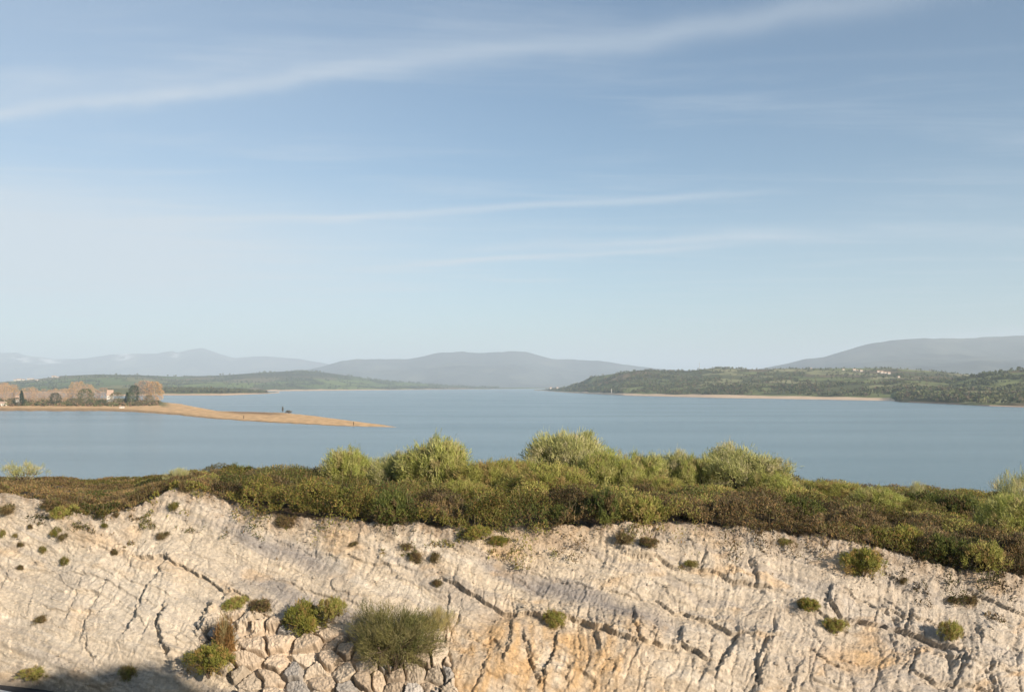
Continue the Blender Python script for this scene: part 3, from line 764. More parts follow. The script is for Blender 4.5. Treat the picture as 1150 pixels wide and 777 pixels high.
# ---- the sandy peninsula and its long spit
pf = [(-700, 463), (-100, 462), (0, 461.3), (60, 461.5), (120, 461.5), (160, 463), (200, 466), (240, 470), (300, 474), (380, 478.2), (446, 479.6)]
pb = [(-700, 447), (100, 447), (150, 448), (180, 451.2), (205, 454), (217, 456.5), (245, 461.5), (280, 462.3), (318, 463.2), (350, 466.5), (400, 473), (430, 476.6), (446, 479.3)]
px = np.linspace(-700, 446, 900); v = np.linspace(0, 1, 60)
PXm, Vm = np.meshgrid(px, v, indexing='ij')
wob_ = 0.6 * fbm(PXm[:, :1] / 14, 0 * PXm[:, :1], 701, 3)
Df = Dof(lerp_line(pf, PXm[:, :1]) + wob_ * sst(446 - PXm[:, :1], 0, 60)); Db = Dof(lerp_line(pb, PXm[:, :1]) + wob_ * .6 * sst(446 - PXm[:, :1], 0, 60))
Dm = Df + (Db - Df) * Vm
hmax = np.interp(PXm, [-700, 100, 180, 260, 320, 400, 446], [3.4, 3.2, 2.4, 1.2, 1.1, 0.6, 0.1])
pz = hmax * np.sin(np.clip(Vm, 0, 1) * math.pi) ** 0.6 * (1 + 0.15 * fbm(PXm / 12, Dm / 30, 703, 3)) - 0.10 + 0.0 * Vm
pX = (PXm - 575) / F * Dm
sandp = np.array([0.62, 0.41, 0.215]) * (1 + 0.22 * fbm(PXm / 9, Dm / 14, 705, 3)[..., None])
dk = (np.exp(-((PXm - 285) / 34.) ** 4) * np.exp(-((Vm - 0.72) / 0.2) ** 2))[..., None] * 1.0
sandp = sandp * (1 - dk) + np.array([0.23, 0.145, 0.08]) * dk
wet = (1 - sst(Vm, 0.03, 0.09))[..., None]
sandp = sandp * (1 - 0.45 * wet)
gr = (sst(Vm + 0.08 * fbm(PXm / 10, Dm / 60, 707, 3), 0.30, 0.42) * (1 - sst(PXm, 180, 196)))[..., None]
grass_c = np.array([0.17, 0.17, 0.07]) * (1 + 0.3 * fbm(PXm / 5, Dm / 30, 709, 3)[..., None])
sandp = sandp * (1 - gr) + grass_c * gr
obj('peninsula', mesh_np('peninsula', np.stack([pX, Dm, pz], -1), grid_faces(900, 60), sandp.reshape(-1, 3)), M_sand, kind='structure').name = 'shore'

# ------------------------------------------------------------------ foliage makers
rng = np.random.default_rng(7)
def leaf_quads(P, Dn, L, Wd, rng, out=None):
    """a narrow quad per leaf: base P, direction Dn, length L, width Wd"""
    n = len(P)
    r = rng.normal(size=(n, 3))
    if out is not None: r = r * 0.45 + out
    s = np.cross(Dn, r); s /= np.linalg.norm(s, axis=1)[:, None] + 1e-9
    L = np.broadcast_to(L, n)[:, None]; Wd = np.broadcast_to(Wd, n)[:, None]
    a = P - s * Wd * .5; b_ = P + s * Wd * .5; c = P + Dn * L + s * Wd * .35; d = P + Dn * L - s * Wd * .35
    V = np.stack([a, b_, c, d], 1).reshape(-1, 3)
    return V, np.arange(4 * n).reshape(n, 4)
def unit(v): return v / (np.linalg.norm(v, axis=-1, keepdims=True) + 1e-9)
def pick_cols(n, pal, rng, var=0.25, w=None):
    pal = np.array(pal); k = rng.choice(len(pal), n, p=w)
    c = pal[k] * (1 + var * rng.uniform(-1, 1, (n, 1)))
    return np.repeat(np.clip(c, 0.005, 1), 4, axis=0)
def tube_mesh(segs, k=5):
    """segs: list of (p0, p1, r0, r1)"""
    Vs, Fs = [], []
    for p0, p1, r0, r1 in segs:
        p0 = np.array(p0, float); p1 = np.array(p1, float); d = unit(p1 - p0)
        a = unit(np.cross(d, [0.3, 0.9, 0.2])); b_ = np.cross(d, a)
        o = len(Vs) and sum(len(x) for x in Vs)
        ang = np.arange(k) / k * 2 * math.pi
        ring = np.cos(ang)[:, None] * a + np.sin(ang)[:, None] * b_
        Vs.append(np.concatenate([p0 + ring * r0, p1 + ring * r1]))
        Fs += [(o + i, o + (i + 1) % k, o + k + (i + 1) % k, o + k + i) for i in range(k)]
    return np.concatenate(Vs), np.array(Fs)
def shrub_meshes(name, seed, R=1.0, Hh=1.0, n_spray=260, per=45, L=0.10, Wd=0.014, spray=0.16, up=0.8, pal=None, w=None, lobes=6, gapy=0.0, var=0.25, inner=0.35):
    """crown made of many small sprays on several lobes; stems run to the lobes. Unit: radius R, height Hh"""
    r = np.random.default_rng(seed)
    lc = []
    for i in range(lobes):
        a = i / lobes * 2 * math.pi + r.uniform(-.5, .5); q = r.uniform(.25, .62) * R
        lc.append((math.cos(a) * q, math.sin(a) * q, Hh * r.uniform(.38, .66), R * r.uniform(.34, .52), Hh * r.uniform(.26, .40)))
    lc.append((0, 0, Hh * .62, R * .5, Hh * .38))
    lc = np.array(lc)
    k = r.integers(0, len(lc), n_spray); l = lc[k]
    dirn = unit(r.normal(size=(n_spray, 3)) + np.array([0, 0, .35]))
    rad = r.uniform(inner, 1.0, (n_spray, 1)) ** 0.45
    C = l[:, :3] + dirn * rad * np.stack([l[:, 3], l[:, 3], l[:, 4]], 1)
    C[:, 2] = np.maximum(C[:, 2], 0.02 * Hh + r.uniform(0, .12 * Hh, n_spray))
    n = n_spray * per
    outw = unit(np.stack([C[:, 0], C[:, 1], (C[:, 2] - .35 * Hh)], 1))
    c = np.repeat(C, per, 0); o_ = np.repeat(outw, per, 0)
    d = unit(o_ * 0.6 + r.normal(size=(n, 3)) * 0.55 + np.array([0, 0, up]))
    sp = spray * (0.6 + 0.8 * np.repeat(r.uniform(size=(n_spray, 1)), per, 0))
    p = c + r.normal(size=(n, 3)) * sp * np.array([.55, .55, .5])
    p[:, 2] = np.maximum(p[:, 2], 0.0)
    V, Fq = leaf_quads(p, d, L * r.uniform(.6, 1.3, n), Wd * r.uniform(.7, 1.3, n), r, out=o_)
    pal = np.array(pal); ks = r.choice(len(pal), n_spray, p=w)
    cc = pal[np.repeat(ks, per)] * (1 + var * r.uniform(-1, 1, (n, 1)))
    cols = np.repeat(np.clip(cc, .004, 1), 4, 0)
    fol = mesh_np(name + '_foliage', V, Fq, cols, smooth_=False)
    fol.materials.append(M_leaf)
    segs = []
    for q in lc:
        mid = np.array([q[0] * .4, q[1] * .4, q[2] * .45])
        segs.append(((q[0] * .05, q[1] * .05, -.1), mid, .035 * R, .024 * R)); segs.append((mid, q[:3], .024 * R, .014 * R))
        for _ in range(5):
            e_ = q[:3] + unit(r.normal(size=3)) * np.array([q[3], q[3], q[4]]) * .8
            segs.append((q[:3] * .8, e_, .012 * R, .004 * R))
    Vt, Ft = tube_mesh(segs)
    st = mesh_np(name + '_stems', Vt, Ft); st.materials.append(M_bark)
    return fol, st
def plant(kind, label, cat, meshes, loc, scale, rotz, group=None):
    root = thing(kind, label, cat, loc, group, None, rotz, scale)
    link(bpy.data.objects.new('foliage', meshes[0]), root)
    if len(meshes) > 1 and meshes[1] is not None:
        link(bpy.data.objects.new('stem', meshes[1]), root)
    return root

YG = [(0.40, 0.42, 0.12), (0.34, 0.37, 0.10), (0.45, 0.44, 0.17), (0.30, 0.31, 0.08), (0.42, 0.35, 0.16)]
PALE = [(0.46, 0.45, 0.19), (0.39, 0.39, 0.15), (0.50, 0.45, 0.26), (0.32, 0.33, 0.12)]
OL = [(0.34, 0.34, 0.09), (0.26, 0.27, 0.065), (0.38, 0.34, 0.11), (0.34, 0.25, 0.10)]
DK = [(0.09, 0.115, 0.032), (0.13, 0.155, 0.04), (0.18, 0.19, 0.05), (0.15, 0.11, 0.05)]
BR = [(0.23, 0.165, 0.085), (0.17, 0.125, 0.065), (0.29, 0.20, 0.09), (0.17, 0.165, 0.055), (0.11, 0.085, 0.05)]
GO = [(0.23, 0.235, 0.05), (0.30, 0.28, 0.065), (0.15, 0.165, 0.04), (0.34, 0.24, 0.08)]
OR = [(0.44, 0.26, 0.10), (0.34, 0.20, 0.08), (0.24, 0.17, 0.07)]
big = {k: [shrub_meshes('broom_' + k, 40 + i * 3 + j, 1, 1, 520, 56, .070, .0085, .095, .65, pal, lobes=12) for i in range(2)]
       for j, (k, pal) in enumerate((('yg', YG), ('pale', PALE), ('ol', OL)))}
wispy = [shrub_meshes('wispy', 90 + i, 1, 1, 90, 26, .13, .009, .12, .9, PALE, lobes=6, inner=.1) for i in range(2)]
low = {k: [shrub_meshes('gorse_' + k, 120 + i * 3 + j, 1, 1, 230, 30, .085, .022, .11, .5, pal, lobes=8) for i in range(2)]
       for j, (k, pal) in enumerate((('dk', DK), ('br', BR), ('go', GO), ('ol', OL)))}
tuftm = {k: [shrub_meshes('tuft_' + k, 160 + i * 3 + j, 1, 1, 70, 30, .24, .028, .26, .6, [tuple(.75 * q for q in c_) for c_ in pal] + [(.30, .25, .12)], lobes=4) for i in range(2)]
         for j, (k, pal) in enumerate((('go', GO), ('br', BR), ('or', OR), ('ol', OL)))}

def ground_at(X, Y):
    """height of the heath ground"""
    X = np.asarray(X, float); Y = np.asarray(Y, float)
    u = X / Y
    bD, bZ, cD, cZ, kD, kZ = ctrl(u)
    a = (Y - bD) / (cD - bD); c = (Y - cD) / (kD - cD); e_ = (Y - kD) / 55
    t = np.where(a < 1, np.clip(a, 0, 1), np.where(c < 1, 1 + np.clip(c, 0, 1), 2 + np.clip(e_, 0, 1)))
    return surf(u, t)[2], t

# ------------------------------------------------------------------ scrub cover of the heath
def cover():
    r = np.random.default_rng(11)
    N = 1050000
    u = r.uniform(-0.66, 0.66, N); u[900000:] = np.sign(u[900000:]) * r.uniform(0.66, 0.95, 150000)
    c = ctrl(u)
    Dmin = c[2] - 0.9; Dmax = c[4] + 2.5
    D = Dmin + (Dmax - Dmin) * r.uniform(0, 1, N) ** 1.15
    X = u * D; Zg, t = ground_at(X, D)
    x, y = pix(X, D, Zg)
    edge = fbm(x / 24, y / 12, 811, 5, .6)
    lim = 1.0 + 0.05 * edge - 0.22 * sst(fbm(x / 30, y / 16, 812, 3), 0.0, 0.5) + np.interp(x, [0, 60, 240, 600, 1150], [0.05, 0.02, 0.0, -0.02, -0.03])
    keep = t > lim
    # bare scree patches on the thin heath
    bare = sst(fbm(X / 1.3, D / 2.2, 813, 3), 0.1, 0.35) * np.interp(x, [0, 70, 240, 280, 2000], [1.0, 0.9, 0.6, 0, 0])
    bare = np.maximum(bare, sst(fbm(X / 0.9, D / 1.4, 815, 3), 0.0, 0.3) * (1 - sst(t - lim, 0.0, 0.10)) * 0.8)
    keep &= r.uniform(size=N) > bare
    u, D, X, Zg, t, x = (q[keep] for q in (u, D, X, Zg, t, x)); lim = lim[keep]
    n = len(X)
    # mounded tops: domes of two sizes
    f1, f2, vx, vy = voro(X / 1.3, D / 1.3, 821, 0.9)
    g1, g2, wx, wy = voro(X / 0.5, D / 0.5, 823, 0.9)
    hmx = np.interp(x, [0, 200, 245, 300, 850, 900, 1000, 1150], [0.17, 0.24, 0.52, 0.66, 0.62, 0.50, 0.44, 0.42])
    dome = np.sqrt(np.clip(1 - (f1 / 0.66) ** 2, 0, 1)) * (0.35 + 0.75 * hash01(vx, vy, 825)) + 0.30 * np.sqrt(np.clip(1 - (g1 / .75) ** 2, 0, 1))
    hmx = hmx * np.where((x > 380) & (x < 880), 1 - 0.55 * sst(t, 1.35, 1.7), 1)
    hgt = hmx * (0.12 + 1.15 * dome) * (0.25 + 0.75 * sst(t - lim, 0, 0.12))
    zt = Zg + hgt * r.uniform(0.35, 1.0, n) ** 0.45
    P_ = np.stack([X, D, zt], 1)
    # leaf kind follows the shrub it belongs to and where on the heath it stands
    hk = hash01(vx, vy, 827)
    brown = np.interp(x, [0, 190, 230, 300, 560, 720, 900, 1150], [0.80, 0.55, 0.35, 0.12, 0.08, 0.10, 0.30, 0.38])
    front = 1 - sst(t, 1.05, 1.35)
    brown = brown + 0.45 * front * sst(x, 700, 760) + 0.05 * front
    isb = hk < brown
    yl = (hash01(vx, vy, 829) < np.interp(x, [0, 300, 880, 1000, 1150], [0.18, 0.25, 0.5, 0.55, 0.2])) & ~isb
    isd = (hash01(vx, vy, 831) < 0.45) & ~isb & ~yl
    pb_ = np.array(BR)[r.integers(0, 5, n)]; pg_ = np.array(GO)[r.integers(0, 4, n)]; py_ = np.array(OL)[r.integers(0, 4, n)]; pd_ = np.array(DK)[r.integers(0, 4, n)]
    cc = np.where(isb[:, None], pb_, np.where(yl[:, None], py_ * 1.15, np.where(isd[:, None], pd_, pg_)))
    thin = (x < 235)[:, None]
    cc = np.where(thin & isb[:, None], cc * np.array([1.35, 1.3, 1.2]), cc)
    stray = r.uniform(size=n) < 0.12
    cc[stray] = np.array(OR)[r.integers(0, 3, stray.sum())] * 0.8
    cc = cc * (0.38 + 0.68 * hash01(vx, vy, 833))[:, None] * (1 + 0.28 * r.uniform(-1, 1, (n, 1)))
    dn = unit(r.normal(size=(n, 3)) * .8 + np.array([0, -.15, .7]))
    V, Fq = leaf_quads(P_, dn, 0.055 * r.uniform(.5, 1.5, n), 0.021 * r.uniform(.6, 1.4, n), r, out=np.stack([(X - (vx + .5) * 1.3) * .7, (D - (vy + .5) * 1.3) * .7 - .25, 0 * X + .75], 1))
    # thin dead stalks and grass standing out of the low cover
    ks = r.choice(n, 9000); dz_ = unit(r.normal(size=(9000, 3)) * .28 + np.array([0, 0, 1.0]))
    V2, F2_ = leaf_quads(P_[ks], dz_, r.uniform(.12, .42, 9000) * np.interp(x[ks], [0, 240, 300, 1150], [.55, .6, 1, .8]), 0.0075, r)
    c2 = np.array([(0.30, 0.24, 0.14), (0.20, 0.16, 0.10), (0.26, 0.26, 0.09)])[r.integers(0, 3, 9000)]
    F2_ = F2_ + len(V); V = np.concatenate([V, V2]); Fq = np.concatenate([Fq, F2_]); cc = np.concatenate([cc, c2])
    me = mesh_np('scrub', V, Fq, np.repeat(np.clip(cc, .004, 1), 4, 0), smooth_=False)
    obj('scrub', me, M_leaf, kind='stuff', label='low heather and gorse scrub covering the top of the cliff', category='scrub')
cover()

# large brooms and willows: column, row of the top, width px, row of the foot, kind, label
def on_heath(px_, py_foot):
    u, t = find(px_, py_foot, 1.0, 2.0)
    X, Y, Z = surf(np.array([u]), np.array([t]))
    return float(X[0]), float(Y[0]), float(Z[0])
def by_depth(px_, D):
    u = (px_ - 575) / F
    z, t = ground_at(np.array([u * D]), np.array([D]))
    return u * D, D, float(z[0])
shr = [
    (394, 502, 58, 35.0, 'yg', 'rounded yellow-green broom bush, first tall one from the low heath end', 'bush'),
    (438, 508, 50, 35.0, 'pale', 'smaller grey-green broom bush squeezed between two rounder yellow-green ones', 'bush'),
    (488, 491, 84, 34.0, 'yg', 'big domed yellow-green broom bush rising beside a grey-green one', 'bush'),
    (545, 515, 66, 32.5, 'ol', 'olive broom bush with streaky upright twigs between the two tallest domes', 'bush'),
    (636, 484, 84, 36.0, 'pale', 'tallest bush of the thicket, pale grey-green with a twiggy top', 'bush'),
    (676, 504, 62, 33.5, 'yg', 'yellow-green broom bush forming the shoulder beside the tallest bush', 'bush'),
    (618, 519, 92, 30.5, 'ol', 'wide olive-yellow broom bush standing in front of the tallest bush', 'bush'),
    (577, 513, 46, 34.0, 'ol', 'small dark olive bush behind the wide olive-yellow one', 'bush'),
    (712, 508, 62, 33.5, 'yg', 'middling yellow broom bush with a flat top in the row before the gap', 'bush'),
    (752, 506, 52, 35.0, 'pale', 'thin pale broom bush with twigs poking above the flat-topped one', 'bush'),
    (776, 511, 44, 34.0, 'yg', 'narrow yellow-green bush just before the last big dome', 'bush'),
    (832, 500, 88, 34.0, 'pale', 'last big domed bush of the thicket with a grey twiggy crown and open water beyond', 'bush'),
    (870, 528, 54, 32.5, 'yg', 'low yellow-green bush tucked under the last big dome', 'bush'),
    (930, 538, 64, 34.5, 'ol', 'olive bush hunched low where the thicket ends', 'bush'),
    (985, 545, 60, 31.5, 'yg', 'bright yellow broom mound in the thinning scrub', 'bush'),
    (1134, 554, 78, 27.0, 'yg', 'full yellow-green broom bush at the far end of the heath', 'bush'),
    (520, 538, 60, 29.0, 'ol', 'olive bush below the big domed yellow-green broom', 'bush'),
    (737, 532, 56, 31.0, 'ol', 'rough olive bush in front of the flat-topped one', 'bush'),
]
r = random.Random(5)
for i, (x_, yt, wd, D, k, lab, cat) in enumerate(shr):
    X_, Y_, Z_ = by_depth(x_, D)
    top = at(x_, yt, D)[2]
    hgt = (top - Z_) / 1.02
    R_ = wd / 2 / F * D / 0.80
    plant('broom_bush', lab, cat, big[k][i % 2], (X_, Y_, Z_ - 0.05), (R_, R_, hgt), r.uniform(0, 6.28), 'tall bushes on top of the cliff')
for i, (x_, yt, wd, D, lab) in enumerate([
    (200, 523, 30, 33.0, 'small pale bush on the skyline of the heath above the bare notch'),
    (30, 517, 44, 34.5, 'thin see-through bush at the bare end of the heath'),
    (1028, 537, 22, 36.0, 'tiny pale wispy bush alone on the skyline'),
    (1136, 526, 60, 32.0, 'pale grey feathery bush standing against the water above the far broom')]):
    X_, Y_, Z_ = by_depth(x_, D); top = at(x_, yt, D)[2]
    R_ = wd / 2 / F * D / 0.9
    plant('wispy_bush', lab, 'bush', wispy[i % 2], (X_, Y_, Z_ - 0.03), (R_, R_, (top - Z_) / 1.05), i * 1.7, 'thin pale bushes on the skyline')
mids = [  # column, foot row, width px, height px, kind, label
    (442, 594, 60, 44, 'dk', 'dark green gorse clump hanging over the cliff edge below the big dome'),
    (400, 580, 60, 34, 'go', 'yellowish gorse clump on the cliff edge below the first tall broom'),
    (345, 572, 54, 30, 'go', 'mossy green gorse mound near the start of the thicket'),
    (285, 566, 60, 26, 'br', 'brown heather mound over the pale slope beside the notch'),
    (262, 540, 44, 22, 'dk', 'dark gorse hump on the skyline where the thicket begins'),
    (500, 588, 54, 34, 'br', 'reddish brown heather clump between two dark gorse clumps'),
    (555, 590, 46, 36, 'ol', 'olive shrub at the cliff edge under the streaky broom'),
    (634, 590, 50, 22, 'dk', 'very dark low gorse at the foot of the wide olive bush'),
    (680, 592, 52, 44, 'dk', 'dark leafy shrub leaning over the ochre rock'),
    (722, 590, 50, 34, 'ol', 'thin tan-green shrub next to the leaning dark one'),
    (770, 582, 60, 26, 'br', 'purple-brown heather bank on the edge under the last dome'),
    (830, 590, 64, 30, 'br', 'long brown heather bank beyond the first purple one'),
    (850, 560, 70, 28, 'go', 'green gorse clump in front of the last big dome'),
    (900, 592, 60, 34, 'dk', 'dark brown-green clump where the edge starts to drop'),
    (905, 568, 50, 24, 'dk', 'shaded dark gorse behind the dropping edge'),
    (960, 604, 62, 34, 'br', 'brown heather clump above the isolated cliff gorse'),
    (1040, 582, 70, 30, 'dk', 'dark green thicket mound in the hollow of the heath'),
    (1085, 588, 60, 34, 'dk', 'second dark mound in the hollow, close to the far broom'),
    (1020, 622, 64, 34, 'go', 'yellow-brown gorse clump along the falling edge'),
    (1065, 634, 60, 34, 'dk', 'dark gorse clump low on the falling edge'),
    (1110, 646, 60, 34, 'ol', 'olive gorse clump at the lowest stretch of the edge'),
    (1148, 640, 60, 40, 'br', 'brown clump closing the lowest stretch of the edge'),
    (60, 578, 46, 16, 'br', 'flat brown heather patch draped over the white slope'),
    (70, 584, 30, 18, 'ol', 'grey-olive tongue of heather ending the draped patch'),
    (140, 566, 56, 14, 'br', 'thin brown heather strip above the ochre band'),
    (318, 590, 34, 16, 'br', 'brown cushion on the grey fluted rock below the edge'),
    (650, 562, 56, 40, 'ol', 'golden olive bush packed between the wide one and the dark leaning shrub'),
    (582, 572, 50, 34, 'go', 'green gorse in front of the small dark olive bush'),
    (470, 562, 60, 34, 'ol', 'olive undergrowth at the foot of the big domed broom'),
    (800, 556, 56, 30, 'ol', 'olive undergrowth between the narrow bush and the last dome'),
]
for i, (x_, yf, wd, hp, k, lab) in enumerate(mids):
    u, t = find(x_, yf, 0.3, 2.0)
    Pq = full_point(u, t)[0][0]
    D = Pq[1]; R_ = wd / 2 / F * D / .93; hgt = hp / F * D * 1.0
    Zb = Pq[2]
    plant('gorse_shrub', lab, 'shrub', low[k][i % 2], (Pq[0], Pq[1] + R_ * .3, Zb - 0.06), (R_, R_ * .8, hgt), i * 2.1, 'gorse and heather clumps along the cliff edge')

# ------------------------------------------------------------------ tufts and bushes rooted in the rock face
tufts = [  # column, row, width px, height px, kind, label
    (63, 602, 13, 9, 'go', 'green cushion just below the grey tongue of heather'),
    (72, 606, 12, 7, 'br', 'brown cushion touching the green one below the heather tongue'),
    (72, 634, 10, 8, 'go', 'lone olive tuft on the smooth pale slab'),
    (47, 619, 10, 6, 'go', 'flat olive tuft midway down the pale slab'),
    (23, 613, 8, 5, 'br', 'tiny tuft uphill of the flat olive one'),
    (19, 604, 7, 4, 'ol', 'tiny tuft high on the pebbly white slope'),
    (34, 595, 7, 5, 'br', 'small brown tuft close under the draped heather'),
    (3, 604, 7, 7, 'ol', 'tuft at the very end of the white slope'),
    (10, 580, 22, 9, 'br', 'dry grey-brown scrap of heather on the white slope'),
    (118, 594, 9, 5, 'go', 'small tuft above the ochre band'),
    (131, 581, 7, 5, 'br', 'dark dot of a plant in the white rubble above the ochre band'),
    (195, 573, 13, 8, 'go', 'yellowish tuft alone on the bare white notch'),
    (183, 605, 14, 7, 'br', 'dry grass tuft above the deep crack'),
    (208, 552, 16, 11, 'br', 'dark rounded tuft at the lip of the notch'),
    (128, 621, 8, 5, 'br', 'brown scrap under the ochre band'),
    (44, 698, 12, 8, 'br', 'brown tuft low on the fluted slope'),
    (22, 640, 8, 5, 'br', 'brown dot of a plant beside the fluted brown rock'),
    (142, 764, 17, 12, 'ol', 'weedy green tuft at the foot of the slope by the shade line'),
    (40, 764, 34, 10, 'ol', 'flat mat of weeds in the shade beside the road'),
    (456, 620, 18, 7, 'br', 'dark brown flat cushion, higher of the two on the pale buttress'),
    (467, 634, 17, 11, 'br', 'dark brown cushion under the flat one on the pale buttress'),
    (489, 634, 13, 9, 'br', 'dark cushion beside the pair on the pale buttress'),
    (536, 610, 30, 15, 'go', 'green bush in the hollow of ochre rubble'),
    (560, 612, 24, 11, 'go', 'green bush touching the hollow bush in the ochre rubble'),
    (492, 661, 10, 7, 'br', 'small dry plant at the start of the long ledge'),
    (398, 615, 10, 5, 'br', 'small brown plant on the grey fluted band'),
    (728, 620, 24, 11, 'br', 'brown scrub hanging on the rocks under the heather bank'),
    (700, 614, 18, 10, 'br', 'sparse brown scrub beneath the thin tan-green shrub'),
    (776, 639, 18, 6, 'ol', 'dry mat on top of the upper ledge'),
    (968, 651, 42, 30, 'go', 'largest isolated gorse bush on the open rock, sprawling downhill'),
    (908, 690, 30, 14, 'go', 'low oval green gorse below the sprawling one'),
    (939, 712, 23, 17, 'ol', 'ball-shaped olive gorse below the oval green one'),
    (1066, 724, 26, 20, 'ol', 'gorse clinging beside the jutting lower ledge'),
    (1092, 676, 20, 9, 'br', 'brown mat of heather among loose rubble'),
    (1073, 674, 14, 6, 'br', 'small brown mat beside the larger one in the rubble'),
    (1015, 656, 10, 6, 'br', 'brown dot of a plant downhill of the falling edge'),
    (881, 611, 14, 6, 'ol', 'low tuft close under the dropping edge'),
    (264, 688, 26, 16, 'ol', 'weathered bush at the top corner of the stone wall'),
    (292, 690, 30, 15, 'br', 'dry brown bush on the top course of the stone wall'),
    (238, 766, 46, 30, 'go', 'rich green bush at the lower corner of the stone wall'),
    (251, 745, 26, 40, 'or', 'rusty orange fern-like bush on the stone wall above the green one'),
    (342, 712, 46, 32, 'go', 'dense gorse bush spilling over the top of the stone wall'),
    (375, 705, 30, 22, 'ol', 'darker shrub between the dense gorse and the big wispy broom'),
    (622, 704, 24, 18, 'ol', 'feathery green plant growing out of the long ledge'),
]
for i, (x_, yf, wd, hp, k, lab) in enumerate(tufts):
    u, t = find(x_, yf, 0.0, 1.6)
    Pq = full_point(u, t)[0][0]
    if 225 < x_ < 510 and 690 < yf: Pq = Pq + np.array([0, -0.30, 0.28])
    D = Pq[1]; R_ = wd / 2 / F * D / .80; hgt = max(hp / F * D * 1.1, R_ * .65)
    big_t = wd > 22
    ms = (low[{'or': 'br'}.get(k, k) if k != 'or' else 'br'] if big_t and k != 'or' else tuftm[k])[i % 2]
    plant('gorse_bush' if big_t else 'rock_tuft', lab, 'bush' if big_t else 'tuft', ms, (Pq[0], Pq[1] + R_ * .1, Pq[2] - 0.02), (R_, R_ * .8, hgt), i * 1.3, 'plants rooted in the rock face')
# the big wispy broom on the stone wall and the straw-coloured grass behind it
wb = shrub_meshes('wall_broom', 301, 1, 1, 300, 56, .10, .0055, .11, .45, [(0.26, 0.24, 0.09), (0.18, 0.18, 0.065), (0.27, 0.24, 0.11), (0.12, 0.13, 0.045)], lobes=9)
u, t = find(436, 752, 0, 1.6); Pq = full_point(u, t)[0][0]
plant('broom_bush', 'large feathery grey-green broom bulging from the stone wall', 'bush', wb, (Pq[0] + .1, Pq[1] - 0.15, Pq[2] + 0.1), (1.5, 1.0, 1.5), 2.4)
gm = shrub_meshes('straw_grass', 305, 1, 1, 60, 40, .20, .007, .10, 1.2, [(0.42, 0.36, 0.16), (0.36, 0.29, 0.13), (0.30, 0.28, 0.12)], lobes=6)
u, t = find(490, 718, 0, 1.6); Pq = full_point(u, t)[0][0]
plant('dry_grass', 'straw yellow grass clump beside the large feathery broom', 'grass clump', (gm[0], None), (Pq[0], Pq[1] - .05, Pq[2]), (.6, .5, .75), 0.2)

# ------------------------------------------------------------------ grove on the peninsula
def pen_point(px_, D):
    """ground of the peninsula"""
    dfr = float(Dof(lerp_line(pf, px_))); dbk = float(Dof(lerp_line(pb, px_)))
    vv = np.clip((D - dfr) / (dbk - dfr), 0, 1)
    hm = np.interp(px_, [-700, 100, 180, 260, 320, 400, 446], [3.4, 3.2, 2.4, 1.2, 1.1, 0.6, 0.1])
    return (px_ - 575) / F * D, D, float(hm * math.sin(vv * math.pi) ** 0.6 - 0.1)
def tree_meshes(name, seed, pal, kind='poplar', n=850):
    r = np.random.default_rng(seed)
    if kind == 'poplar':       # bare spring twigs: open narrow crown
        zz = r.uniform(0.18, 1.0, n); rad = 0.24 * np.sin(np.clip((zz - .12) / .9, 0, 1) * math.pi) ** .6 * np.sqrt(r.uniform(0.05, 1, n))
        d0 = (0, 0, 1.1); L, Wd = .055, .0065
    elif kind == 'round':
        zz = r.uniform(0.12, 1.0, n); rad = 0.40 * np.sqrt(np.clip(1 - ((zz - .52) / .5) ** 2, 0, 1)) * r.uniform(.3, 1, n) ** .4
        d0 = (0, 0, .5); L, Wd = .05, .012
    else:                      # conifer
        zz = r.uniform(0.06, 1.0, n); rad = 0.22 * (1 - zz) ** .8 * r.uniform(.4, 1, n) ** .5 + .01
        d0 = (0, 0, -.2); L, Wd = .06, .016
    a = r.uniform(0, 2 * math.pi, n)
    lump = 1 + 0.35 * np.sin(a * 3 + zz * 9 + seed) * np.sin(zz * 14 + seed)
    p = np.stack([np.cos(a) * rad * lump, np.sin(a) * rad * lump, zz], 1)
    d = unit(np.stack([np.cos(a), np.sin(a), 0 * a], 1) * .6 + r.normal(size=(n, 3)) * .5 + np.array(d0))
    V, Fq = leaf_quads(p, d, L * r.uniform(.5, 1.4, n), Wd * r.uniform(.7, 1.5, n), r)
    crown = mesh_np(name + '_crown', V, Fq, pick_cols(n, pal, r, .3), smooth_=False); crown.materials.append(M_leaf)
    segs = [((0, 0, -.02), (0, 0, .3), .022, .016), ((0, 0, .3), (.01, .01, .92), .016, .003)]
    if kind != 'conifer':
        for i in range(9):
            z0 = r.uniform(.14, .6); aa = r.uniform(0, 6.28); q = r.uniform(.1, .19) * (1.5 if kind == 'round' else 1)
            segs.append(((0, 0, z0), (math.cos(aa) * q, math.sin(aa) * q, min(.95, z0 + r.uniform(.18, .36))), .009, .002))
    Vt, Ft = tube_mesh(segs)
    tr = mesh_np(name + '_trunk', Vt, Ft); tr.materials.append(M_paleb)
    return crown, tr
TW = [(0.55, 0.36, 0.22), (0.50, 0.33, 0.21), (0.60, 0.42, 0.26), (0.45, 0.33, 0.23)]
TO = [(0.62, 0.42, 0.20), (0.58, 0.37, 0.18), (0.50, 0.34, 0.18)]
TP = [(0.46, 0.33, 0.24), (0.40, 0.29, 0.22), (0.50, 0.38, 0.28)]
TG = [(0.11, 0.14, 0.06), (0.08, 0.11, 0.05), (0.14, 0.16, 0.07)]
TD = [(0.035, 0.06, 0.03), (0.05, 0.075, 0.035)]
TO2 = [(0.20, 0.18, 0.09), (0.15, 0.14, 0.07), (0.23, 0.2, 0.1)]
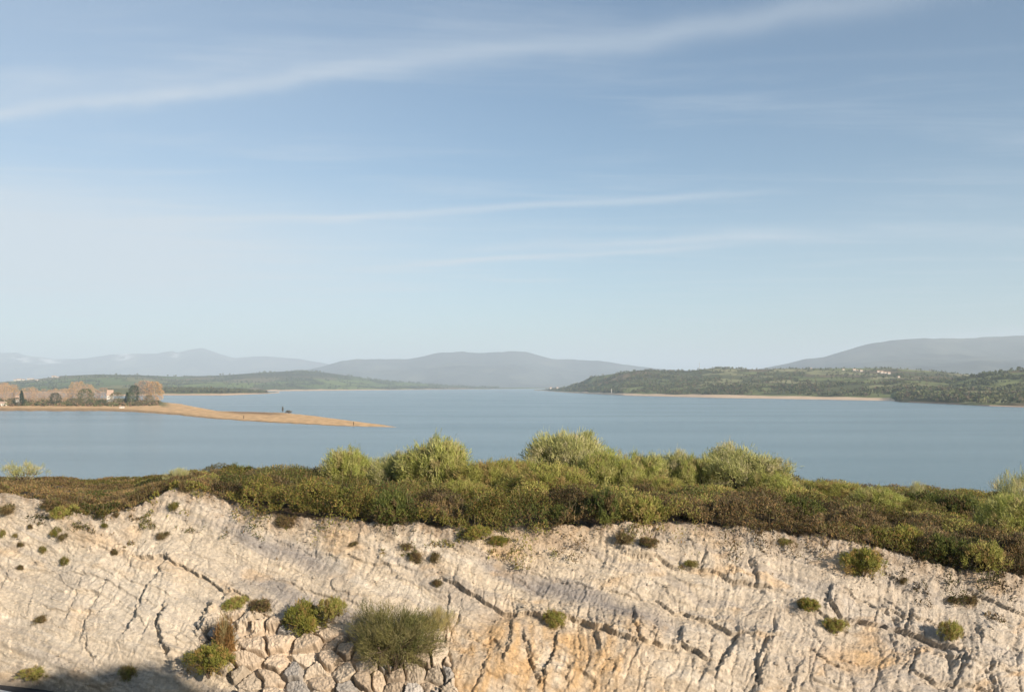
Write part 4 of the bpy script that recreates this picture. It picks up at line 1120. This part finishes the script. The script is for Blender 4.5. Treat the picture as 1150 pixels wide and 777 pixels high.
tk = dict(pop=[tree_meshes('poplar', 500 + i, (TW, TO, TP)[i]) for i in range(3)],
          orange=[tree_meshes('orange_tree', 520, TO, 'round', 2200)], pink=[tree_meshes('russet_tree', 521, TP, 'round', 2200)],
          green=[tree_meshes('leafy_tree', 530, TG, 'round', 2600)], dark=[tree_meshes('conifer', 540, TD, 'conifer', 2200)],
          olive=[tree_meshes('olive_tree', 550, TO2, 'round', 2400)], darkr=[tree_meshes('dark_tree', 560, TD, 'round', 2600)])
def far_tree(kind, name, lab, px_, top_y, D, wpx, i=0, group=None):
    X_, Y_, Z_ = pen_point(px_, D)
    h_ = at(px_, top_y, D)[2] - Z_
    unitw = {'pop': .48, 'orange': .8, 'pink': .8, 'green': .8, 'olive': .8, 'darkr': .8, 'dark': .46}[kind]
    s = wpx / F * D / unitw
    root = thing(name, lab, 'tree', (X_, Y_, Z_ - .2), group, None, i * 1.9, (s, s, h_))
    ms = tk[kind][i % len(tk[kind])]
    link(bpy.data.objects.new('crown', ms[0]), root); link(bpy.data.objects.new('trunk', ms[1]), root)
rr_ = random.Random(9)
def pop_label(p, i):
    look = ('slender bare poplar with russet twigs', 'slender bare poplar with orange twigs', 'slender bare poplar with grey-brown twigs')[i % 3]
    for lim, w in ((14, 'near the low white building of the grove'), (30, 'around the small white hut of the grove'), (55, 'in the low stretch past the small white hut'),
                   (78, 'over the low dark evergreen of the grove'), (96, 'in the tall clump before the round green tree'), (200, 'between the round green tree and the tall white house')):
        if p < lim: return look + ' ' + w
for i in range(46):
    px_ = -30 + i * 3.05 + rr_.uniform(-1.3, 1.3)
    top = np.interp(px_, [-30, 0, 15, 28, 45, 60, 76, 82, 92, 100, 104, 112, 125], [431, 431, 432, 436, 436, 437.5, 437.5, 430.5, 429, 430, 436, 436, 439]) + rr_.uniform(-1.5, 4.5)
    far_tree('pop', 'bare_poplar', pop_label(px_, i), px_, top, rr_.uniform(850, 1010), rr_.uniform(8, 12), i, 'bare poplars in the peninsula grove')
for i, (k, nme, lab, px_, top, D, wpx) in enumerate([
    ('green', 'leafy_tree', 'round green tree breaking the row of bare poplars', 97, 436.5, 830, 17),
    ('darkr', 'evergreen_tree', 'dark evergreen low among the poplars at the middle of the grove', 63, 441, 815, 12),
    ('dark', 'conifer', 'short dark conifer beside the small white hut', 25, 438.5, 830, 7),
    ('darkr', 'evergreen_tree', 'squat dark evergreen under the poplars near the small white hut', 22, 446, 800, 14),
    ('olive', 'olive_tree', 'brownish olive tree just past the tall white house', 131, 440.5, 850, 15),
    ('dark', 'conifer', 'narrow dark conifer at the end of the brownish olive tree', 143.5, 440.5, 850, 7),
    ('green', 'leafy_tree', 'small grey-green tree between two conifers', 148, 440.5, 840, 8),
    ('darkr', 'evergreen_tree', 'tall dark evergreen beside the big russet trees', 151, 432.5, 890, 12),
    ('pink', 'russet_tree', 'big russet bare tree at the tip of the grove', 162, 427.5, 900, 20),
    ('orange', 'orange_tree', 'big orange bare tree, outermost of the grove over the sand', 173.5, 428.5, 905, 20),
    ('pink', 'russet_tree', 'smaller russet tree behind the tall white house', 117, 435.5, 930, 14),
    ('olive', 'olive_tree', 'low olive tree at the foot of the big russet tree', 168, 443.5, 850, 11),
    ('olive', 'olive_tree', 'flat olive bush-like tree at the grove tip above the sand', 177, 449.0, 850, 10),
    ('olive', 'olive_tree', 'low olive thicket tree facing the water before the green tree', 86, 447.0, 800, 14),
    ('green', 'leafy_tree', 'low green tree under the poplars by the beach', 115, 448.5, 800, 12),
    ('olive', 'olive_tree', 'low bushy tree on the beach edge below the conifers', 156, 450.5, 800, 13)]):
    far_tree(k, nme, lab, px_, top, D, wpx, i)

def house_meshes(seed):
    """walls with a gabled roof and dark windows, unit footprint 1 x 0.8, wall height 0.6"""
    w, d, h_, g = .5, .4, .6, .3
    V = np.array([(-w, -d, 0), (w, -d, 0), (w, d, 0), (-w, d, 0), (-w, -d, h_), (w, -d, h_), (w, d, h_), (-w, d, h_), (-w, 0, h_ + g), (w, 0, h_ + g)])
    me = bpy.data.meshes.new('house_walls'); me.from_pydata([tuple(v) for v in V], [], [(0, 1, 5, 4), (1, 2, 6, 9, 5), (2, 3, 7, 6), (3, 0, 4, 8, 7)]); me.materials.append(M_white)
    o_ = .06; t_ = .05
    rv = [(-w - o_, -d - o_, h_ - .03), (w + o_, -d - o_, h_ - .03), (w + o_, 0, h_ + g + .02), (-w - o_, 0, h_ + g + .02), (w + o_, d + o_, h_ - .03), (-w - o_, d + o_, h_ - .03)]
    rv2 = [(a, b_, c + t_) for a, b_, c in rv]
    rf = bpy.data.meshes.new('house_roof'); rf.from_pydata(rv + rv2, [], [(0, 1, 2, 3), (3, 2, 4, 5), (6, 9, 8, 7), (9, 11, 10, 8), (0, 6, 7, 1), (5, 4, 10, 11), (1, 7, 8, 2), (2, 8, 10, 4), (3, 9, 6, 0), (5, 11, 9, 3)]); rf.materials.append(M_roof)
    wv, wf = [], []
    for x_ in (-.3, 0, .3):
        for z_ in (.12, .38):
            k = len(wv); y_ = -d - .012
            wv += [(x_ - .05, y_, z_), (x_ + .05, y_, z_), (x_ + .05, y_, z_ + .12), (x_ - .05, y_, z_ + .12)]; wf.append((k, k + 1, k + 2, k + 3))
    return me, rf
M_win = material('window_glass', base=(0.05, 0.06, 0.07), rough=0.2, spec=0.5)
hm_, rm_ = house_meshes(1)
wm_ = bpy.data.meshes.new('house_window'); wm_.from_pydata([(-.05, 0, 0), (.05, 0, 0), (.05, 0, .14), (-.05, 0, .14), (-.05, .03, 0), (.05, .03, 0), (.05, .03, .14), (-.05, .03, .14)], [], [(0, 1, 2, 3), (0, 4, 5, 1), (1, 5, 6, 2), (2, 6, 7, 3), (3, 7, 4, 0)]); wm_.materials.append(M_win)
hm2_ = hm_.copy(); hm2_.materials.clear(); hm2_.materials.append(M_dist)
def house(lab, loc, w, d, h_, rot=0.0, group=None, wins=True, name='white_house', cat='house'):
    root = thing(name, lab, cat, loc, group, None, rot, (w, d, h_))
    link(bpy.data.objects.new('wall', hm_ if wins else hm2_), root); link(bpy.data.objects.new('roof', rm_), root)
    if wins:
        for x_ in (-.28, .28):
            for z_ in (.12, .36):
                o_ = link(bpy.data.objects.new('window', wm_), root); o_.location = (x_, -.418, z_)
def pen_house(lab, px_, D, w, d, h_, rot=0.0, **k):
    X_, Y_, Z_ = pen_point(px_, D); house(lab, (X_, Y_, Z_ - .1), w, d, h_, rot, **k)
pen_house('tall white house with a gable between the poplars and the conifers', 124.5, 868, 5.2, 6, 14, .2)
pen_house('small white hut glimpsed among the poplars near the short conifer', 20.5, 812, 3, 3, 9, .1, name='white_hut', cat='hut')
pen_house('low white building under the poplars at the thick end of the grove', 2, 800, 9, 5, 4, .1)
pen_house('pinkish white shed on the beach below the conifers', 138, 745, 3.4, 2.6, 1.9, .1, name='beach_shed', cat='shed')
# village on the green hills beyond the grove
def far_house(lab, nm_, px_, py_, w, h_, rot=.0, group=None):
    vv = np.linspace(0.05, 1.0, 300)
    Xs, Ys, Zs = zip(*[hill_z(nm_, px_, q) for q in vv])
    Xs, Ys, Zs = map(np.array, (Xs, Ys, Zs)); _, qy = pix(Xs, Ys, Zs)
    run = np.minimum.accumulate(qy); vis = qy <= run + 1e-6      # not hidden by nearer ground
    k = np.argmin(np.abs(qy - py_) + (~vis) * 50)
    house(lab, (Xs[k], Ys[k], Zs[k] - .5), w, w * .8, h_, rot, group, wins=False)
vil = [(18, 423.5, 14, 'first white house of the distant village row past the grove'), (22, 423.2, 18, 'widest white house of the distant village row'),
       (27, 423.6, 12, 'white house beside the widest one in the distant village'), (33, 423.4, 14, 'white house in the middle gap of the distant village row'),
       (37, 423.6, 12, 'white house near the end of the distant village row'), (42, 427.5, 12, 'white farmhouse alone below the distant village'),
       (61, 424, 17, 'long white house alone on the ridge past the distant village'), (65, 424, 10, 'small white house next to the long one on the ridge')]
for px_, py_, w, lab in vil: far_house(lab, 'left', px_, py_, w, w * .55, .2, 'white houses of the distant village')
hv = [(947, 415.8, 7, 'narrow white house nearest the dark wood of the hilltop village'), (959, 416.5, 10, 'white house opening the first cluster of the hilltop village'),
      (963, 417.0, 8, 'white house in the middle of the first cluster of the hilltop village'), (967, 417.4, 9, 'white house closing the first cluster of the hilltop village'),
      (986, 418.0, 8, 'white house opening the second cluster of the hilltop village'), (990, 419.0, 10, 'wide pale house in the second cluster of the hilltop village'),
      (994, 419.5, 8, 'pale house in the middle of the second cluster of the hilltop village'), (998, 420.0, 9, 'pale house closing the second cluster of the hilltop village'),
      (1009, 424.0, 6, 'single pale house below the hilltop village'), (911, 414.2, 6, 'single pale house on the bare crest before the hilltop village')]
for px_, py_, w, lab in hv: far_house(lab, 'head', px_, py_, w * .75, w * .6, .1, 'pale houses of the hilltop village')
for px_, py_, w, lab in [(618.5, 436.5, 8, 'white house on the low tip of the wooded headland'), (626, 436.6, 7, 'second pale house, just inland on the low headland tip')]:
    far_house(lab, 'head', px_, py_, w, w, .1)
# tower on the headland beach, mast on its crest
def lathe(name, prof, mat, k=12):
    a = np.arange(k) / k * 2 * math.pi
    V = np.concatenate([np.stack([np.cos(a) * r_, np.sin(a) * r_, np.full(k, z_)], 1) for r_, z_ in prof])
    Fs = [(j * k + i, j * k + (i + 1) % k, (j + 1) * k + (i + 1) % k, (j + 1) * k + i) for j in range(len(prof) - 1) for i in range(k)]
    me = mesh_np(name, V, np.array(Fs)); me.materials.append(mat); return me
X_, Y_, Z_ = hill_z('head', 686.5, 0.045)
tw = thing('lookout_tower', 'thin pale tower beside the beach of the wooded headland', 'tower', (float(X_), float(Y_), float(Z_) - .5))
link(bpy.data.objects.new('shaft', lathe('tower_shaft', [(1.0, 0), (.8, 8), (.8, 8.4)], M_dist)), tw)
link(bpy.data.objects.new('cap', lathe('tower_cap', [(1.2, 8.4), (1.2, 9), (.2, 10.5)], M_dist)), tw)
X_, Y_, Z_ = hill_z('head', 785.5, 0.99)
mt = thing('radio_mast', 'hair-thin mast on the crest of the wooded headland', 'mast', (float(X_), float(Y_), float(Z_) - .5))
link(bpy.data.objects.new('pole', lathe('mast_pole', [(.5, 0), (.25, 22), (.02, 22.3)], M_grey)), mt)
link(bpy.data.objects.new('antenna', lathe('mast_antenna', [(.02, 17), (.8, 17.2), (.8, 19), (.02, 19.2)], M_grey)), mt)
# posts and a drowned-looking bush on the spit
for px_, vv, hg, lab in ((397.6, .12, 2.0, 'thin dark post at the water edge near the tip of the sand spit'), (274.5, .10, 2.2, 'thin dark post at the water edge below the brown patch of the spit')):
    D = float(Dof(lerp_line(pf, px_))) ; D = D + (float(Dof(lerp_line(pb, px_))) - D) * vv
    X_, Y_, Z_ = pen_point(px_, D)
    o_ = thing('wooden_post', lab, 'post', (X_, Y_, Z_ - .3), 'posts on the sand spit', lathe('post', [(.22, 0), (.18, hg * .8), (.20, hg), (.02, hg + .05)], M_wood, 8))
bare = shrub_meshes('bare_shrub', 601, 1, 1, 70, 20, .25, .03, .12, .8, [(0.17, 0.15, 0.12), (0.20, 0.19, 0.15)], lobes=5)
for px_, wd, hg, lab in ((318.2, 2.4, 6.0, 'thin upright bare shrub on the back edge of the sand spit'), (325.3, 9.0, 3.0, 'dark spreading bare shrub on the back edge of the sand spit')):
    D = float(Dof(lerp_line(pb, px_))) - 12
    X_, Y_, Z_ = pen_point(px_, D)
    plant('bare_shrub', lab, 'shrub', bare, (X_, Y_, Z_ - .1), (wd / 2 / F * D, wd / 2 / F * D, hg / F * D), 1.0)

# ------------------------------------------------------------------ far woods that read as one mass
def woods(name, spots, size, pal, seed, lab, per=9, group=None):
    r = np.random.default_rng(seed)
    S = np.array(spots); n = len(S)
    sz = S[:, 3:4] * size
    C = np.repeat(S[:, :3], per, 0); s = np.repeat(sz, per, 0)
    dirn = unit(r.normal(size=(n * per, 3)) + np.array([0, 0, .3]))
    p = C + dirn * s * np.array([.5, .5, .55]) * r.uniform(.5, 1, (n * per, 1)) + np.array([0, 0, 1.0]) * s * .45
    d = unit(dirn + r.normal(size=(n * per, 3)) * .5)
    V, Fq = leaf_quads(p - d * s * .2, d, s[:, 0] * .5, s[:, 0] * .45, r)
    pal = np.array(pal); cc = pal[np.repeat(r.integers(0, len(pal), n), per)] * (1 + .25 * r.uniform(-1, 1, (n * per, 1)))
    me = mesh_np(name, V, Fq, np.repeat(cc, 4, 0), smooth_=False)
    obj(name, me, M_leaf, kind='stuff', label=lab, category='wood')
r = np.random.default_rng(77)
spots = []
for _ in range(15000):
    px_ = r.uniform(612, 1190); v_ = r.uniform(0.03, 1.02) ** 1.1
    X_, Y_, Z_ = hill_z('head', px_, v_)
    wd_ = fbm(np.array([X_ / 90]), np.array([Y_ / 150]), 665, 4, .6)[0]
    shoreband = v_ < 0.13
    open_ = sst(np.array([px_]), 780, 960)[0] * (0.35 < v_ < 0.95)
    hed = abs(pn(np.array([Y_ / 75.]), np.array([X_ / 400.]), 669)[0]) < 0.05
    if Z_ < (4.8 if px_ < 1004 else 1.5): continue
    keep = (wd_ > 0.12 + 0.35 * open_) or (shoreband and wd_ > -.25) or hed or r.uniform() < 0.03
    if keep: spots.append((X_, Y_, Z_, r.uniform(.6, 1.3)))
woods('woodland', spots, 4.0, [(0.09, 0.11, 0.05), (0.12, 0.14, 0.06), (0.16, 0.165, 0.075), (0.16, 0.13, 0.08), (0.10, 0.11, 0.06)], 3, 'dark woodland and hedges covering the headland across the lake')
spots = []
for _ in range(5200):
    px_ = r.uniform(1035, 1300); v_ = r.uniform(0.02, 1.03)
    X_, Y_, Z_ = hill_z('side', px_, v_)
    wd_ = fbm(np.array([X_ / 70]), np.array([Y_ / 70]), 690, 4, .6)[0]
    if Z_ > 1 and (wd_ > 0.08 or (v_ > .85 and wd_ > -.2)): spots.append((X_, Y_, Z_, r.uniform(.6, 1.3)))
woods('woodland', spots, 4.5, [(0.08, 0.10, 0.05), (0.10, 0.12, 0.05), (0.15, 0.165, 0.07), (0.09, 0.10, 0.05)], 4, 'darker wood on the nearer shoulder of hill by the lake')
spots = []
for _ in range(9000):
    px_ = r.uniform(-60, 560); v_ = r.uniform(0.04, 1.02)
    X_, Y_, Z_ = hill_z('left', px_, v_)
    wd_ = fbm(np.array([X_ / 210.]), np.array([Y_ / 330.]), 610, 4, .6)[0]
    hed = abs(pn(np.array([Y_ / 160.]), np.array([X_ / 900.]), 612)[0]) < 0.035
    if Z_ > 1.5 and (wd_ > 0.32 or hed or (v_ > .85 and px_ > 290 and wd_ > 0)): spots.append((X_, Y_, Z_, r.uniform(.6, 1.2)))
woods('woodland', spots, 8, [(0.09, 0.11, 0.06), (0.11, 0.13, 0.07)], 5, 'hedges and woods on the green hills beyond the peninsula')
spots = []
for _ in range(1300):
    px_ = r.uniform(150, 300); v_ = r.uniform(0.35, 1.0)
    X_, Y_, Z_ = hill_z('point', px_, v_)
    if Z_ > 1.2: spots.append((X_, Y_, Z_, r.uniform(.5, 1.1)))
woods('woodland', spots, 6, [(0.10, 0.12, 0.05), (0.13, 0.13, 0.06), (0.08, 0.08, 0.045)], 6, 'scrubby wood behind the pale beach of the far sandy point')
# undergrowth beneath the grove
spots = []
for _ in range(2200):
    px_ = r.uniform(-40, 178); D = r.uniform(790, 960)
    X_, Y_, Z_ = pen_point(px_, D)
    spots.append((X_, Y_, Z_ - .5, r.uniform(.5, 1.3)))
woods('undergrowth', spots, 2.6, [(0.15, 0.15, 0.06), (0.11, 0.12, 0.05), (0.26, 0.18, 0.10), (0.20, 0.14, 0.09)], 7, 'olive and russet undergrowth beneath the peninsula grove')
